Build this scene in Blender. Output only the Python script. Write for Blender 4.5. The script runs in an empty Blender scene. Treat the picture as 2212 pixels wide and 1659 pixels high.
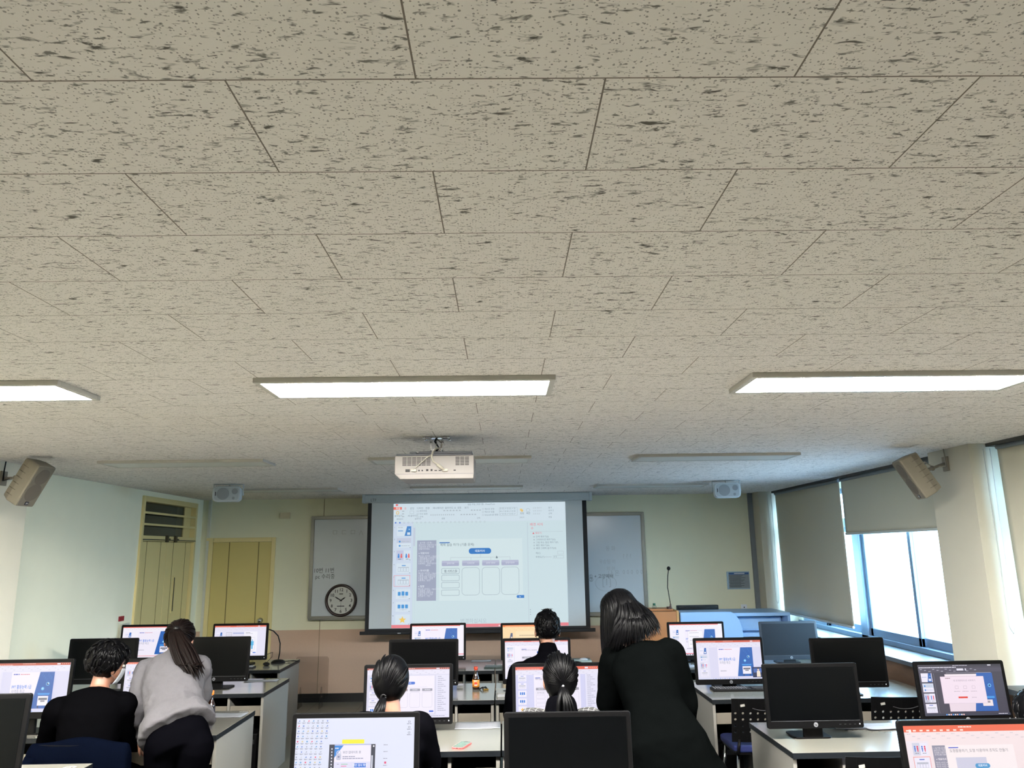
import bpy, bmesh, math, random
from math import sin, cos, pi, radians, sqrt
from mathutils import Vector, Matrix, noise

random.seed(7)
SC = bpy.context.scene
COL = SC.collection

# ------------------------------------------------------------------ camera
F_PX, YAW, PITCH, ROLL = 1652.2, .01402, .2152, -.01388
EYE = Vector((0, 0, 1.86))
FWD = Vector((sin(YAW) * cos(PITCH), cos(YAW) * cos(PITCH), sin(PITCH)))
_r = Vector((cos(YAW), -sin(YAW), 0))
_u = _r.cross(FWD)
RIGHT = cos(ROLL) * _r + sin(ROLL) * _u
UP = -sin(ROLL) * _r + cos(ROLL) * _u
cam = bpy.data.cameras.new('camera')
cam.sensor_width = 36
cam.sensor_fit = 'HORIZONTAL'
cam.lens = 36 * F_PX / 2212
cam.clip_start = .05
cam.clip_end = 500
camo = bpy.data.objects.new('camera', cam)
COL.objects.link(camo)
camo.matrix_world = Matrix(((RIGHT.x, UP.x, -FWD.x, EYE.x), (RIGHT.y, UP.y, -FWD.y, EYE.y),
                            (RIGHT.z, UP.z, -FWD.z, EYE.z), (0, 0, 0, 1)))
SC.camera = camo

# ------------------------------------------------------------------ colour management, world, light
SC.view_settings.view_transform = 'Standard'
SC.view_settings.look = 'None'
SC.view_settings.exposure = 0.0
SC.view_settings.gamma = 1
SC.view_settings.use_curve_mapping = False

SKY_STRENGTH = 36
LAMP_STRENGTH = 272
w = bpy.data.worlds.new('overcast_sky')
SC.world = w
w.use_nodes = True
nt = w.node_tree
nt.nodes.clear()
_o = nt.nodes.new('ShaderNodeOutputWorld')
_b = nt.nodes.new('ShaderNodeBackground')
_g = nt.nodes.new('ShaderNodeTexCoord')
_s = nt.nodes.new('ShaderNodeSeparateXYZ')
_m = nt.nodes.new('ShaderNodeMapRange')
_c = nt.nodes.new('ShaderNodeValToRGB')
nt.links.new(_g.outputs['Generated'], _s.inputs[0])
nt.links.new(_s.outputs['Z'], _m.inputs['Value'])
_m.inputs['From Min'].default_value = -1
_m.inputs['From Max'].default_value = 1
_c.color_ramp.elements[0].color = (.15, .22, .29, 1)
_c.color_ramp.elements[0].position = .40
_c.color_ramp.elements[1].color = (.46, .74, 1.0, 1)
_c.color_ramp.elements[1].position = .56
nt.links.new(_m.outputs[0], _c.inputs[0])
nt.links.new(_c.outputs[0], _b.inputs['Color'])
_b.inputs['Strength'].default_value = SKY_STRENGTH
nt.links.new(_b.outputs[0], _o.inputs['Surface'])


def portal(y0, y1, z0, z1):
    """sky portal just outside a window opening, so the sky light comes in with little noise"""
    l = bpy.data.lights.new('window_daylight', 'AREA')
    l.shape = 'RECTANGLE'
    l.size = y1 - y0
    l.size_y = z1 - z0
    l.cycles.is_portal = True
    o = bpy.data.objects.new('window_daylight', l)
    COL.objects.link(o)
    o.location = (4.02, (y0 + y1) / 2, (z0 + z1) / 2)
    # area light shines along local -Z; want world -X
    o.rotation_euler = Matrix(((0, 0, 1), (1, 0, 0), (0, 1, 0))).to_euler()
    return o


for _y0, _y1 in ((6.13, 10.2), (1.5, 5.58), (-3.1, .95)):
    portal(_y0, _y1, .93, 2.55)

# ------------------------------------------------------------------ helpers


def px(x, y, Y):
    """the point at depth Y seen at photograph pixel (x, y)"""
    d = RIGHT * ((x - 1106) / F_PX) + UP * ((829.5 - y) / F_PX) + FWD
    return EYE + d * (Y / d.y)


def pz(x, y, z):
    """the point at height z seen at photograph pixel (x, y)"""
    d = RIGHT * ((x - 1106) / F_PX) + UP * ((829.5 - y) / F_PX) + FWD
    return EYE + d * ((z - EYE.z) / d.z)


def lin(c):
    r = []
    for v in c:
        v = v / 255
        r.append(v / 12.92 if v <= .04045 else ((v + .055) / 1.055) ** 2.4)
    return tuple(r)


def hexc(r, g, b):
    return lin((r, g, b))


MATS = {}


def mat(name, rgb, rough=.6, metal=0, var=.06, scale=30, bump=0, spec=.5, stretch=None, coat=0, emit=0, alpha=1, linear=False):
    """procedural surface: base colour with a little noise variation and, if asked, bump"""
    if name in MATS:
        return MATS[name]
    c = rgb if linear else lin(rgb)
    m = bpy.data.materials.new(name)
    m.use_nodes = True
    n = m.node_tree
    p = n.nodes['Principled BSDF']
    p.inputs['Roughness'].default_value = rough
    p.inputs['Metallic'].default_value = metal
    p.inputs['Specular IOR Level'].default_value = spec
    if coat:
        p.inputs['Coat Weight'].default_value = coat
    tc = n.nodes.new('ShaderNodeTexCoord')
    src = tc.outputs['Object']
    if stretch:
        mp = n.nodes.new('ShaderNodeMapping')
        mp.inputs['Scale'].default_value = stretch
        n.links.new(src, mp.inputs[0])
        src = mp.outputs[0]
    nz = n.nodes.new('ShaderNodeTexNoise')
    nz.inputs['Scale'].default_value = scale
    nz.inputs['Detail'].default_value = 4
    n.links.new(src, nz.inputs['Vector'])
    mix = n.nodes.new('ShaderNodeMix')
    mix.data_type = 'RGBA'
    mix.inputs[6].default_value = (*[max(0, v * (1 - var)) for v in c], 1)
    mix.inputs[7].default_value = (*[min(1, v * (1 + var)) for v in c], 1)
    n.links.new(nz.outputs['Fac'], mix.inputs[0])
    n.links.new(mix.outputs[2], p.inputs['Base Color'])
    if emit:
        n.links.new(mix.outputs[2], p.inputs['Emission Color'])
        p.inputs['Emission Strength'].default_value = emit
    if bump:
        b = n.nodes.new('ShaderNodeBump')
        b.inputs['Strength'].default_value = bump
        b.inputs['Distance'].default_value = .004
        n.links.new(nz.outputs['Fac'], b.inputs['Height'])
        n.links.new(b.outputs[0], p.inputs['Normal'])
    MATS[name] = m
    return m


def glass(name, tint=(1, 1, 1), refl=.06, rough=.02):
    if name in MATS:
        return MATS[name]
    m = bpy.data.materials.new(name)
    m.use_nodes = True
    n = m.node_tree
    n.nodes.remove(n.nodes['Principled BSDF'])
    t = n.nodes.new('ShaderNodeBsdfTransparent')
    t.inputs[0].default_value = (*tint, 1)
    g = n.nodes.new('ShaderNodeBsdfGlossy')
    g.inputs['Roughness'].default_value = rough
    x = n.nodes.new('ShaderNodeMixShader')
    lw = n.nodes.new('ShaderNodeFresnel')
    ge = n.nodes.new('ShaderNodeNewGeometry')
    io = n.nodes.new('ShaderNodeMapRange')       # same reflectance on the far side of the pane as on the near side
    io.inputs['To Min'].default_value = 1.45
    io.inputs['To Max'].default_value = 1 / 1.45
    n.links.new(ge.outputs['Backfacing'], io.inputs['Value'])
    n.links.new(io.outputs[0], lw.inputs[0])
    ml = n.nodes.new('ShaderNodeMath')
    ml.operation = 'MULTIPLY'
    ml.inputs[1].default_value = refl / .04
    ml.use_clamp = True
    n.links.new(lw.outputs[0], ml.inputs[0])
    n.links.new(ml.outputs[0], x.inputs[0])
    n.links.new(t.outputs[0], x.inputs[1])
    n.links.new(g.outputs[0], x.inputs[2])
    n.links.new(x.outputs[0], n.nodes['Material Output'].inputs[0])
    MATS[name] = m
    return m


def screen_mat(name, strength):
    """a lit display: emission colour from the picture's own colours"""
    if name in MATS:
        return MATS[name]
    m = bpy.data.materials.new(name)
    m.use_nodes = True
    n = m.node_tree
    p = n.nodes['Principled BSDF']
    p.inputs['Base Color'].default_value = (.01, .01, .012, 1)
    p.inputs['Roughness'].default_value = .45
    a = n.nodes.new('ShaderNodeAttribute')
    a.attribute_name = 'picture'
    n.links.new(a.outputs['Color'], p.inputs['Emission Color'])
    p.inputs['Emission Strength'].default_value = strength
    MATS[name] = m
    return m


def tag(o, label=None, cat=None, group=None, kind=None):
    if label: o['label'] = label
    if cat: o['category'] = cat
    if group: o['group'] = group
    if kind: o['kind'] = kind
    return o


def thing(name, label, cat, loc=(0, 0, 0), rz=0, group=None):
    o = bpy.data.objects.new(name, None)
    o.empty_display_size = .1
    COL.objects.link(o)
    o.location = loc
    o.rotation_euler = (0, 0, rz)
    return tag(o, label, cat, group)


def dup(root, loc, rz=0, label=None, group=None):
    r = root.copy()
    COL.objects.link(r)
    r.location = loc
    r.rotation_euler = (0, 0, rz)
    if label: r['label'] = label
    if group: r['group'] = group
    for ch in list(root.children):
        c = ch.copy()
        COL.objects.link(c)
        c.parent = r
        for g in ch.children:
            d = g.copy()
            COL.objects.link(d)
            d.parent = c
    return r


class MB:
    """collects shapes; build() links them as ONE mesh object"""

    def __init__(s, org=(0, 0, 0)):
        s.v, s.f, s.m, s.sm, s.col = [], [], [], [], []
        s.org = Vector(org)
        s.cur = 0

    def add(s, verts, faces, smooth=False, color=None):
        k = len(s.v)
        s.v += [Vector(v) - s.org for v in verts]
        for f in faces:
            s.f.append([i + k for i in f])
            s.m.append(s.cur)
            s.sm.append(smooth)
            s.col.append(color)
        return s

    def box(s, a, b, M=None):
        x0, y0, z0 = a
        x1, y1, z1 = b
        if x0 > x1: x0, x1 = x1, x0
        if y0 > y1: y0, y1 = y1, y0
        if z0 > z1: z0, z1 = z1, z0
        vs = [Vector(p) for p in ((x0, y0, z0), (x1, y0, z0), (x1, y1, z0), (x0, y1, z0), (x0, y0, z1), (x1, y0, z1), (x1, y1, z1), (x0, y1, z1))]
        if M: vs = [M @ v for v in vs]
        return s.add(vs, [(0, 3, 2, 1), (4, 5, 6, 7), (0, 1, 5, 4), (1, 2, 6, 5), (2, 3, 7, 6), (3, 0, 4, 7)])

    def rbox(s, a, b, r, axis=1, n=4, M=None):
        """box with corners rounded about one axis (0 x, 1 y, 2 z)"""
        i, j = [(1, 2), (2, 0), (0, 1)][axis]
        lo = [min(a[k], b[k]) for k in range(3)]
        hi = [max(a[k], b[k]) for k in range(3)]
        pts = []
        for (ci, cj, t0) in ((hi[i] - r, hi[j] - r, 0), (lo[i] + r, hi[j] - r, pi / 2), (lo[i] + r, lo[j] + r, pi), (hi[i] - r, lo[j] + r, 1.5 * pi)):
            for k in range(n + 1):
                t = t0 + k * pi / 2 / n
                pts.append((ci + r * cos(t), cj + r * sin(t)))
        return s.prism(pts, axis, lo[axis], hi[axis], M)

    def prism(s, pts, axis, h0, h1, M=None, smooth=False):
        i, j = [(1, 2), (2, 0), (0, 1)][axis]
        vs = []
        for h in (h0, h1):
            for p in pts:
                v = [0, 0, 0]
                v[i], v[j], v[axis] = p[0], p[1], h
                vs.append(Vector(v))
        if M: vs = [M @ v for v in vs]
        n = len(pts)
        fs = [tuple(range(n - 1, -1, -1)), tuple(range(n, 2 * n))]
        s.add(vs, fs)
        k = len(s.v) - 2 * n
        for q in range(n):
            s.f.append([k + q, k + (q + 1) % n, k + n + (q + 1) % n, k + n + q])
            s.m.append(s.cur); s.sm.append(smooth); s.col.append(None)
        return s

    def cyl(s, a, b, r, r2=None, n=16, smooth=True, M=None):
        return s.tube([a, b], [r, r if r2 is None else r2], n, smooth, M=M)

    def tube(s, pts, r, n=10, smooth=True, closed=False, M=None):
        P = [Vector(p) for p in pts]
        R = r if isinstance(r, (list, tuple)) else [r] * len(P)
        rings = []
        prev = None
        for k, p in enumerate(P):
            t = (P[min(k + 1, len(P) - 1)] - P[max(k - 1, 0)])
            t = t.normalized() if t.length > 1e-9 else Vector((0, 0, 1))
            if prev is None:
                q = Vector((0, 0, 1)) if abs(t.z) < .9 else Vector((0, 1, 0))
                nx = t.cross(q).normalized()
            else:
                nx = (prev - t * prev.dot(t))
                nx = nx.normalized() if nx.length > 1e-6 else t.orthogonal().normalized()
            prev = nx
            ny = t.cross(nx)
            rr = R[k]
            ra, rb = rr if isinstance(rr, (list, tuple)) else (rr, rr)
            rings.append([p + nx * (ra * cos(2 * pi * i / n)) + ny * (rb * sin(2 * pi * i / n)) for i in range(n)])
        return s.loft(rings, smooth, M=M)

    def loft(s, rings, smooth=True, cap=True, M=None):
        n = len(rings[0])
        vs = [Vector(v) for rg in rings for v in rg]
        if M: vs = [M @ v for v in vs]
        fs = []
        for k in range(len(rings) - 1):
            for i in range(n):
                a, b = k * n + i, k * n + (i + 1) % n
                fs.append((a, b, b + n, a + n))
        k = len(s.v)
        s.add(vs, fs, smooth)
        if cap:
            s.f.append([k + i for i in range(n - 1, -1, -1)]); s.m.append(s.cur); s.sm.append(False); s.col.append(None)
            q = k + (len(rings) - 1) * n
            s.f.append([q + i for i in range(n)]); s.m.append(s.cur); s.sm.append(False); s.col.append(None)
        return s

    def ball(s, c, r, nu=20, nv=12, M=None, smooth=True):
        rx, ry, rz = r if isinstance(r, (list, tuple)) else (r, r, r)
        c = Vector(c)
        vs = [Vector((0, 0, -rz))]
        for j in range(1, nv):
            ph = -pi / 2 + pi * j / nv
            for i in range(nu):
                th = 2 * pi * i / nu
                vs.append(Vector((rx * cos(ph) * cos(th), ry * cos(ph) * sin(th), rz * sin(ph))))
        vs.append(Vector((0, 0, rz)))
        if M: vs = [M @ v for v in vs]
        vs = [v + c for v in vs]
        fs = []
        for i in range(nu):
            fs.append((0, 1 + (i + 1) % nu, 1 + i))
            q = 1 + (nv - 2) * nu
            fs.append((q + i, q + (i + 1) % nu, len(vs) - 1))
        for j in range(nv - 2):
            for i in range(nu):
                a, b = 1 + j * nu + i, 1 + j * nu + (i + 1) % nu
                fs.append((a, b, b + nu, a + nu))
        return s.add(vs, fs, smooth)

    def build(s, name, mats, parent=None, bevel=0, seg=2, mods=None):
        me = bpy.data.meshes.new(name)
        me.from_pydata([tuple(v) for v in s.v], [], s.f)
        if not isinstance(mats, (list, tuple)): mats = [mats]
        for m in mats: me.materials.append(m)
        for p, mi, sm in zip(me.polygons, s.m, s.sm):
            p.material_index = mi
            p.use_smooth = sm
        if any(c is not None for c in s.col):
            at = me.color_attributes.new('picture', 'FLOAT_COLOR', 'CORNER')
            for p, c in zip(me.polygons, s.col):
                for li in p.loop_indices:
                    at.data[li].color = (*(c or (0, 0, 0)), 1)
        me.update()
        o = bpy.data.objects.new(name, me)
        COL.objects.link(o)
        if parent is not None:
            o.parent = parent
        if bevel:
            b = o.modifiers.new('edge', 'BEVEL')
            b.width = bevel
            b.segments = seg
            b.limit_method = 'ANGLE'
            b.angle_limit = radians(40)
        for fn in mods or (): fn(o)
        return o


def struct(name, mb, m, bevel=0, parent=None):
    o = mb.build(name, m, parent, bevel)
    if parent is None: o['kind'] = 'structure'
    return o


_TX = {}


def text_mesh(body, bold=False):
    """flat outlines of a string: vertices, faces, width (cap height about .7)"""
    k = (body, bold)
    if k not in _TX:
        c = bpy.data.curves.new('lettering', 'FONT')
        c.body = body
        c.resolution_u = 2
        if bold: c.offset = .018
        o = bpy.data.objects.new('lettering', c)
        COL.objects.link(o)
        dg = bpy.context.evaluated_depsgraph_get()
        me = bpy.data.meshes.new_from_object(o.evaluated_get(dg))
        vs = [(v.co.x, v.co.y) for v in me.vertices]
        fs = [tuple(p.vertices) for p in me.polygons]
        bpy.data.objects.remove(o)
        bpy.data.curves.remove(c)
        bpy.data.meshes.remove(me)
        x1 = max([v[0] for v in vs] or [1])
        _TX[k] = (vs, fs, x1)
    return _TX[k]


class Canvas:
    """flat artwork on a panel: u to the right 0..1, v down 0..1, thin layers one above the other"""

    def __init__(s, mb, O, ux, vy, nrm, w, h, step=.00025):
        s.mb, s.O, s.ux, s.vy, s.n, s.w, s.h = mb, Vector(O), Vector(ux), Vector(vy), Vector(nrm), w, h
        s.k = 0
        s.step = step
        s.clip = True

    def P(s, u, v):
        if s.clip:
            u, v = min(max(u, 0), 1), min(max(v, 0), 1)
        return s.O + s.ux * (u * s.w) + s.vy * (v * s.h) + s.n * (s.k * s.step)

    def poly(s, pts, c):
        s.k += 1
        n = len(pts)
        s.mb.add([s.P(*p) for p in pts], [tuple(range(n))], False, lin(c))

    def rect(s, u0, v0, u1, v1, c):
        s.poly([(u0, v1), (u1, v1), (u1, v0), (u0, v0)], c)

    def rpts(s, u0, v0, u1, v1, r, n=4):
        """rounded rectangle outline, r in v units"""
        a = r * s.h / s.w
        out = []
        for (cu, cv, t0) in ((u1 - a, v0 + r, 0), (u0 + a, v0 + r, pi / 2), (u0 + a, v1 - r, pi), (u1 - a, v1 - r, 1.5 * pi)):
            for k in range(n + 1):
                t = t0 + k * pi / 2 / n
                out.append((cu + a * cos(t), cv - r * sin(t)))
        return out

    def rrect(s, u0, v0, u1, v1, r, c):
        s.poly(s.rpts(u0, v0, u1, v1, r), c)

    def frame(s, u0, v0, u1, v1, t, c, r=0):
        """outline of thickness t (v units)"""
        a = t * s.h / s.w
        if r:
            A, B = s.rpts(u0, v0, u1, v1, r), s.rpts(u0 + a, v0 + t, u1 - a, v1 - t, max(r - t, .001))
        else:
            A = [(u0, v1), (u1, v1), (u1, v0), (u0, v0)]
            B = [(u0 + a, v1 - t), (u1 - a, v1 - t), (u1 - a, v0 + t), (u0 + a, v0 + t)]
        s.k += 1
        n = len(A)
        s.mb.add([s.P(*p) for p in A] + [s.P(*p) for p in B], [(i, (i + 1) % n, n + (i + 1) % n, n + i) for i in range(n)], False, lin(c))

    def disc(s, u, v, r, c, n=18, r0=0):
        a = s.h / s.w
        if r0:
            s.k += 1
            A = [(u + r * a * cos(2 * pi * i / n), v - r * sin(2 * pi * i / n)) for i in range(n)]
            B = [(u + r0 * a * cos(2 * pi * i / n), v - r0 * sin(2 * pi * i / n)) for i in range(n)]
            s.mb.add([s.P(*p) for p in A] + [s.P(*p) for p in B], [(i, (i + 1) % n, n + (i + 1) % n, n + i) for i in range(n)], False, lin(c))
        else:
            s.poly([(u + r * a * cos(2 * pi * i / n), v - r * sin(2 * pi * i / n)) for i in range(n)], c)

    def line(s, u0, v0, u1, v1, t, c):
        du, dv = (u1 - u0) * s.w, (v1 - v0) * s.h
        L = sqrt(du * du + dv * dv) or 1
        nu, nv = -dv / L * t * s.h / 2 / s.w, du / L * t * s.h / 2 / s.h
        s.poly([(u0 - nu, v0 - nv), (u0 + nu, v0 + nv), (u1 + nu, v1 + nv), (u1 - nu, v1 - nv)][::-1], c)

    def text(s, u, v, size, body, c, bold=False, center=False, width=None):
        """size: letter height in v units; (u, v) the baseline start"""
        vs, fs, x1 = text_mesh(body, bold)
        if not vs: return
        k = size * s.h / .72
        kx = k
        if width: kx = width * s.w / x1
        du = -x1 * kx / s.w / 2 if center else 0
        s.k += 1
        s.mb.add([s.P(u + du + x * kx / s.w, v - y * k / s.h) for x, y in vs], fs, False, lin(c))

    def scrib(s, u0, v, u1, t, c, seed=0):
        """a run of unreadably small words"""
        rnd = random.Random(seed * 977 + int(u0 * 1e4) + int(v * 1e5))
        u = u0
        while u < u1 - .003:
            d = min(rnd.uniform(.012, .035), u1 - u)
            s.rect(u, v - t / 2, u + d * .85, v + t / 2, c)
            s.k -= 1
            u += d
        s.k += 1

# ------------------------------------------------------------------ room
CEIL = 2.59
YF = 10.5        # front wall
XL = -4.05       # left wall
XR = 3.44        # inner face of the wall under the windows and of the pillars
XG = 3.85        # glass line
YB = -3.3        # back wall


def ceiling_mat():
    m = bpy.data.materials.new('fissured_ceiling_tile')
    m.use_nodes = True
    n = m.node_tree
    L = n.links.new
    p = n.nodes['Principled BSDF']
    p.inputs['Roughness'].default_value = .95
    p.inputs['Specular IOR Level'].default_value = .1
    tc = n.nodes.new('ShaderNodeTexCoord')
    mp = n.nodes.new('ShaderNodeMapping')
    mp.inputs['Location'].default_value = (.13, -1.078, 0)
    L(tc.outputs['Object'], mp.inputs[0])
    br = n.nodes.new('ShaderNodeTexBrick')
    br.offset = .5
    br.offset_frequency = 2
    br.squash_frequency = 2
    for k, v in {'Scale': 1, 'Mortar Size': .0016, 'Mortar Smooth': .1, 'Bias': 0, 'Brick Width': .6, 'Row Height': .3}.items():
        br.inputs[k].default_value = v
    br.inputs['Color1'].default_value = (0, 0, 0, 1)
    br.inputs['Color2'].default_value = (1, 1, 1, 1)
    br.inputs['Mortar'].default_value = (.5, .5, .5, 1)
    L(mp.outputs[0], br.inputs['Vector'])
    tile = n.nodes.new('ShaderNodeMath')
    tile.operation = 'MULTIPLY'
    tile.inputs[1].default_value = 37
    L(br.outputs['Color'], tile.inputs[0])

    def noise_mask(sx, sy, scale, detail, dist, lo, hi, woff=0.):
        q = n.nodes.new('ShaderNodeMapping')
        q.inputs['Scale'].default_value = (sx, sy, 1)
        L(tc.outputs['Object'], q.inputs[0])
        z = n.nodes.new('ShaderNodeTexNoise')
        z.noise_dimensions = '4D'
        z.inputs['Scale'].default_value = scale
        z.inputs['Detail'].default_value = detail
        z.inputs['Roughness'].default_value = .55
        z.inputs['Distortion'].default_value = dist
        ad = n.nodes.new('ShaderNodeMath')
        ad.inputs[1].default_value = woff
        L(tile.outputs[0], ad.inputs[0])
        L(q.outputs[0], z.inputs['Vector'])
        L(ad.outputs[0], z.inputs['W'])
        r = n.nodes.new('ShaderNodeMapRange')
        r.inputs['From Min'].default_value = lo
        r.inputs['From Max'].default_value = hi
        L(z.outputs['Fac'], r.inputs['Value'])
        return r.outputs[0]

    worms = noise_mask(23, 74, 1, 3.0, .8, .590, .69)
    worms2 = noise_mask(46, 120, 1, 2.0, .4, .600, .69, 11.3)

    def dots(scale, rad, keep, sy=1.0):
        q = n.nodes.new('ShaderNodeMapping')
        q.inputs['Scale'].default_value = (1, sy, 1)
        L(tc.outputs['Object'], q.inputs[0])
        v = n.nodes.new('ShaderNodeTexVoronoi')
        v.voronoi_dimensions = '2D'
        v.inputs['Scale'].default_value = scale
        L(q.outputs[0], v.inputs['Vector'])
        sp = n.nodes.new('ShaderNodeSeparateColor')
        L(v.outputs['Color'], sp.inputs[0])
        rr = n.nodes.new('ShaderNodeMapRange')       # radius per cell, zero where skipped
        rr.inputs['From Min'].default_value = keep
        rr.inputs['From Max'].default_value = 1
        rr.inputs['To Min'].default_value = rad * .55
        rr.inputs['To Max'].default_value = rad
        L(sp.outputs[0], rr.inputs['Value'])
        gt = n.nodes.new('ShaderNodeMath')
        gt.operation = 'GREATER_THAN'
        gt.inputs[1].default_value = keep
        L(sp.outputs[0], gt.inputs[0])
        lt = n.nodes.new('ShaderNodeMath')
        lt.operation = 'LESS_THAN'
        L(v.outputs['Distance'], lt.inputs[0])
        L(rr.outputs[0], lt.inputs[1])
        an = n.nodes.new('ShaderNodeMath')
        an.operation = 'MULTIPLY'
        L(lt.outputs[0], an.inputs[0])
        L(gt.outputs[0], an.inputs[1])
        return an.outputs[0]

    d1 = dots(95, .22, .66)
    d2 = dots(150, .21, .68, .85)

    def mx(a, b):
        q = n.nodes.new('ShaderNodeMath')
        q.operation = 'MAXIMUM'
        L(a, q.inputs[0])
        L(b, q.inputs[1])
        return q.outputs[0]

    def mul(a, k):
        q = n.nodes.new('ShaderNodeMath')
        q.operation = 'MULTIPLY'
        L(a, q.inputs[0])
        q.inputs[1].default_value = k
        return q.outputs[0]

    # patches where marks are sparse
    pits = mx(mx(worms, mul(worms2, .9)), mx(mul(d1, .72), mul(d2, .6)))
    big = n.nodes.new('ShaderNodeTexNoise')
    big.inputs['Scale'].default_value = 1.3
    L(tc.outputs['Object'], big.inputs['Vector'])
    base = n.nodes.new('ShaderNodeMix')
    base.data_type = 'RGBA'
    base.inputs[6].default_value = (.855, .81, .79, 1)
    base.inputs[7].default_value = (.835, .805, .765, 1)
    L(big.outputs['Fac'], base.inputs[0])
    c1 = n.nodes.new('ShaderNodeMix')
    c1.data_type = 'RGBA'
    c1.inputs[7].default_value = (.085, .08, .07, 1)
    L(pits, c1.inputs[0])
    L(base.outputs[2], c1.inputs[6])
    c2 = n.nodes.new('ShaderNodeMix')
    c2.data_type = 'RGBA'
    c2.inputs[7].default_value = (.16, .135, .115, 1)
    L(br.outputs['Fac'], c2.inputs[0])
    L(c1.outputs[2], c2.inputs[6])
    L(c2.outputs[2], p.inputs['Base Color'])
    return m


M_CEIL = ceiling_mat()
M_WFRONT = mat('yellow_green_wall_paint', (224, 224, 196), .7, var=.03, scale=6)
M_WLEFT = mat('pale_green_wall_paint', (248, 247, 222), .7, var=.03, scale=5)
M_CREAM = mat('cream_wall_paint', (226, 220, 200), .7, var=.03, scale=5)
M_WAINS = mat('tan_wainscot_panel', (196, 168, 146), .7, var=.04, scale=40)
M_PILLAR = mat('beige_pillar_paint', (188, 186, 172), .7, var=.03, scale=5)
M_BROWN = mat('brown_apron_panel', (98, 76, 60), .55, var=.2, scale=9, stretch=(1, 1, 6))
M_BASE = mat('black_baseboard', (14, 14, 15), .4)
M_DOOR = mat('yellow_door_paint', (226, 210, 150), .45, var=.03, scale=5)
M_DOORG = mat('door_groove_shade', (110, 98, 52), .6)
M_DARK = mat('unlit_corridor', (18, 19, 20), .8)
M_ALU = mat('blue_grey_window_aluminium', (112, 138, 165), .35, metal=.35, var=.05)
M_SILL = mat('pale_stone_sill', (74, 82, 90), .4, var=.12, scale=60)
M_BLIND = mat('grey_blind_fabric', (186, 184, 168), .85, var=.06, scale=300)
M_STEEL = mat('brushed_steel', (170, 172, 174), .25, metal=1, var=.05)
M_CHROME = mat('polished_chrome', (215, 216, 218), .1, metal=1, var=.02)
M_PIPE = mat('grey_conduit', (110, 118, 124), .5)


def floor_mat():
    m = bpy.data.materials.new('grey_floor_tile')
    m.use_nodes = True
    n = m.node_tree
    p = n.nodes['Principled BSDF']
    p.inputs['Roughness'].default_value = .35
    tc = n.nodes.new('ShaderNodeTexCoord')
    br = n.nodes.new('ShaderNodeTexBrick')
    br.offset = 0
    for k, v in {'Scale': 1, 'Mortar Size': .003, 'Brick Width': .6, 'Row Height': .6}.items():
        br.inputs[k].default_value = v
    br.inputs['Color1'].default_value = (*lin((108, 108, 98)), 1)
    br.inputs['Color2'].default_value = (*lin((102, 102, 93)), 1)
    br.inputs['Mortar'].default_value = (*lin((38, 38, 36)), 1)
    n.links.new(tc.outputs['Object'], br.inputs['Vector'])
    n.links.new(br.outputs['Color'], p.inputs['Base Color'])
    return m


struct('floor', MB().box((-4.3, YB - .2, -.12), (4.1, YF + .2, 0)), floor_mat())
struct('ceiling', MB().box((-4.3, YB - .2, CEIL), (4.1, YF + .2, CEIL + .15)), M_CEIL)
b = MB().box((-4.3, YF, .89), (3.95, YF + .2, CEIL))
struct('wall_front', b, M_WFRONT)
# lower tan panelling of the front wall, with its panel seams
b = MB().box((-4.3, YF - .004, .1), (3.95, YF + .2, .89))
struct('trim_1', b, M_WAINS)
b = MB()
for x in (-2.42, -1.2):
    b.box((x, YF - .006, .1), (x + .006, YF, CEIL))
struct('trim_2', b, mat('wall_panel_seam', (120, 112, 84), .8))
struct('baseboard_front', MB().box((XL, YF - .018, 0), (3.4, YF, .105)), M_BASE)
b = MB().box((-4.3, YB - .2, 0), (XL, 8.72, CEIL)).box((-4.3, 10.27, 0), (XL, YF, CEIL)).box((-4.3, 8.72, 2.53), (XL, 10.27, CEIL))
struct('wall_left', b, M_WLEFT)
struct('wall_pilaster_left', MB().box((XL, 4.6, 0), (-3.85, 6.3, CEIL)), M_CREAM)
struct('wall_back', MB().box((-4.3, YB - .2, 0), (3.95, YB, CEIL)), M_BROWN)
# white corner bead where left and front walls meet
struct('trim_3', MB().box((-3.965, YF - .03, 0), (-3.93, YF, CEIL)), mat('pale_corner_bead', (205, 205, 190), .6))
# unlit corridor behind the double door
b = MB().box((-5.8, 8.2, 0), (-5.7, 10.9, CEIL)).box((-5.8, 8.1, 0), (-4.3, 8.2, CEIL)).box((-5.8, 10.9, 0), (-4.3, 11, CEIL))
b.box((-5.8, 8.1, CEIL), (-4.3, 11, CEIL + .1)).box((-5.8, 8.1, -.1), (-4.3, 11, 0))
struct('wall_corridor', b, M_DARK)

# ---- right side: low wall, sill, pillars, lintel
struct('wall_right', MB().box((XR, YB, 0), (3.95, YF, .87)), M_BROWN)
for k, (y0, y1) in enumerate(((10.2, YF), (5.58, 6.13), (.95, 1.5))):
    struct('pillar', MB().box((XR if k else 3.39, y0, 0), (3.98, y1, CEIL)), M_PILLAR)
struct('added_light_block_jamb', MB().box((3.79, 10.1, .87), (3.98, 10.2, CEIL)).box((3.79, 5.36, .87), (3.98, 5.58, CEIL)), M_CREAM)  # unseen jambs, added to keep direct sky light off the pillar faces
struct('trim_4', MB().box((XG - .06, YB, 2.50), (3.98, YF, CEIL)), M_CREAM)
b = MB()
for y0, y1 in ((6.13, 10.2), (1.5, 5.58), (YB, .95)):
    b.box((XR - .035, y0, .87), (3.96, y1, .905))
struct('trim_5', b, M_SILL)
# grey conduit in the front right corner
struct('trim_6', MB().box((3.335, YF - .05, 0), (3.39, YF, CEIL)), M_PIPE)
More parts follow.
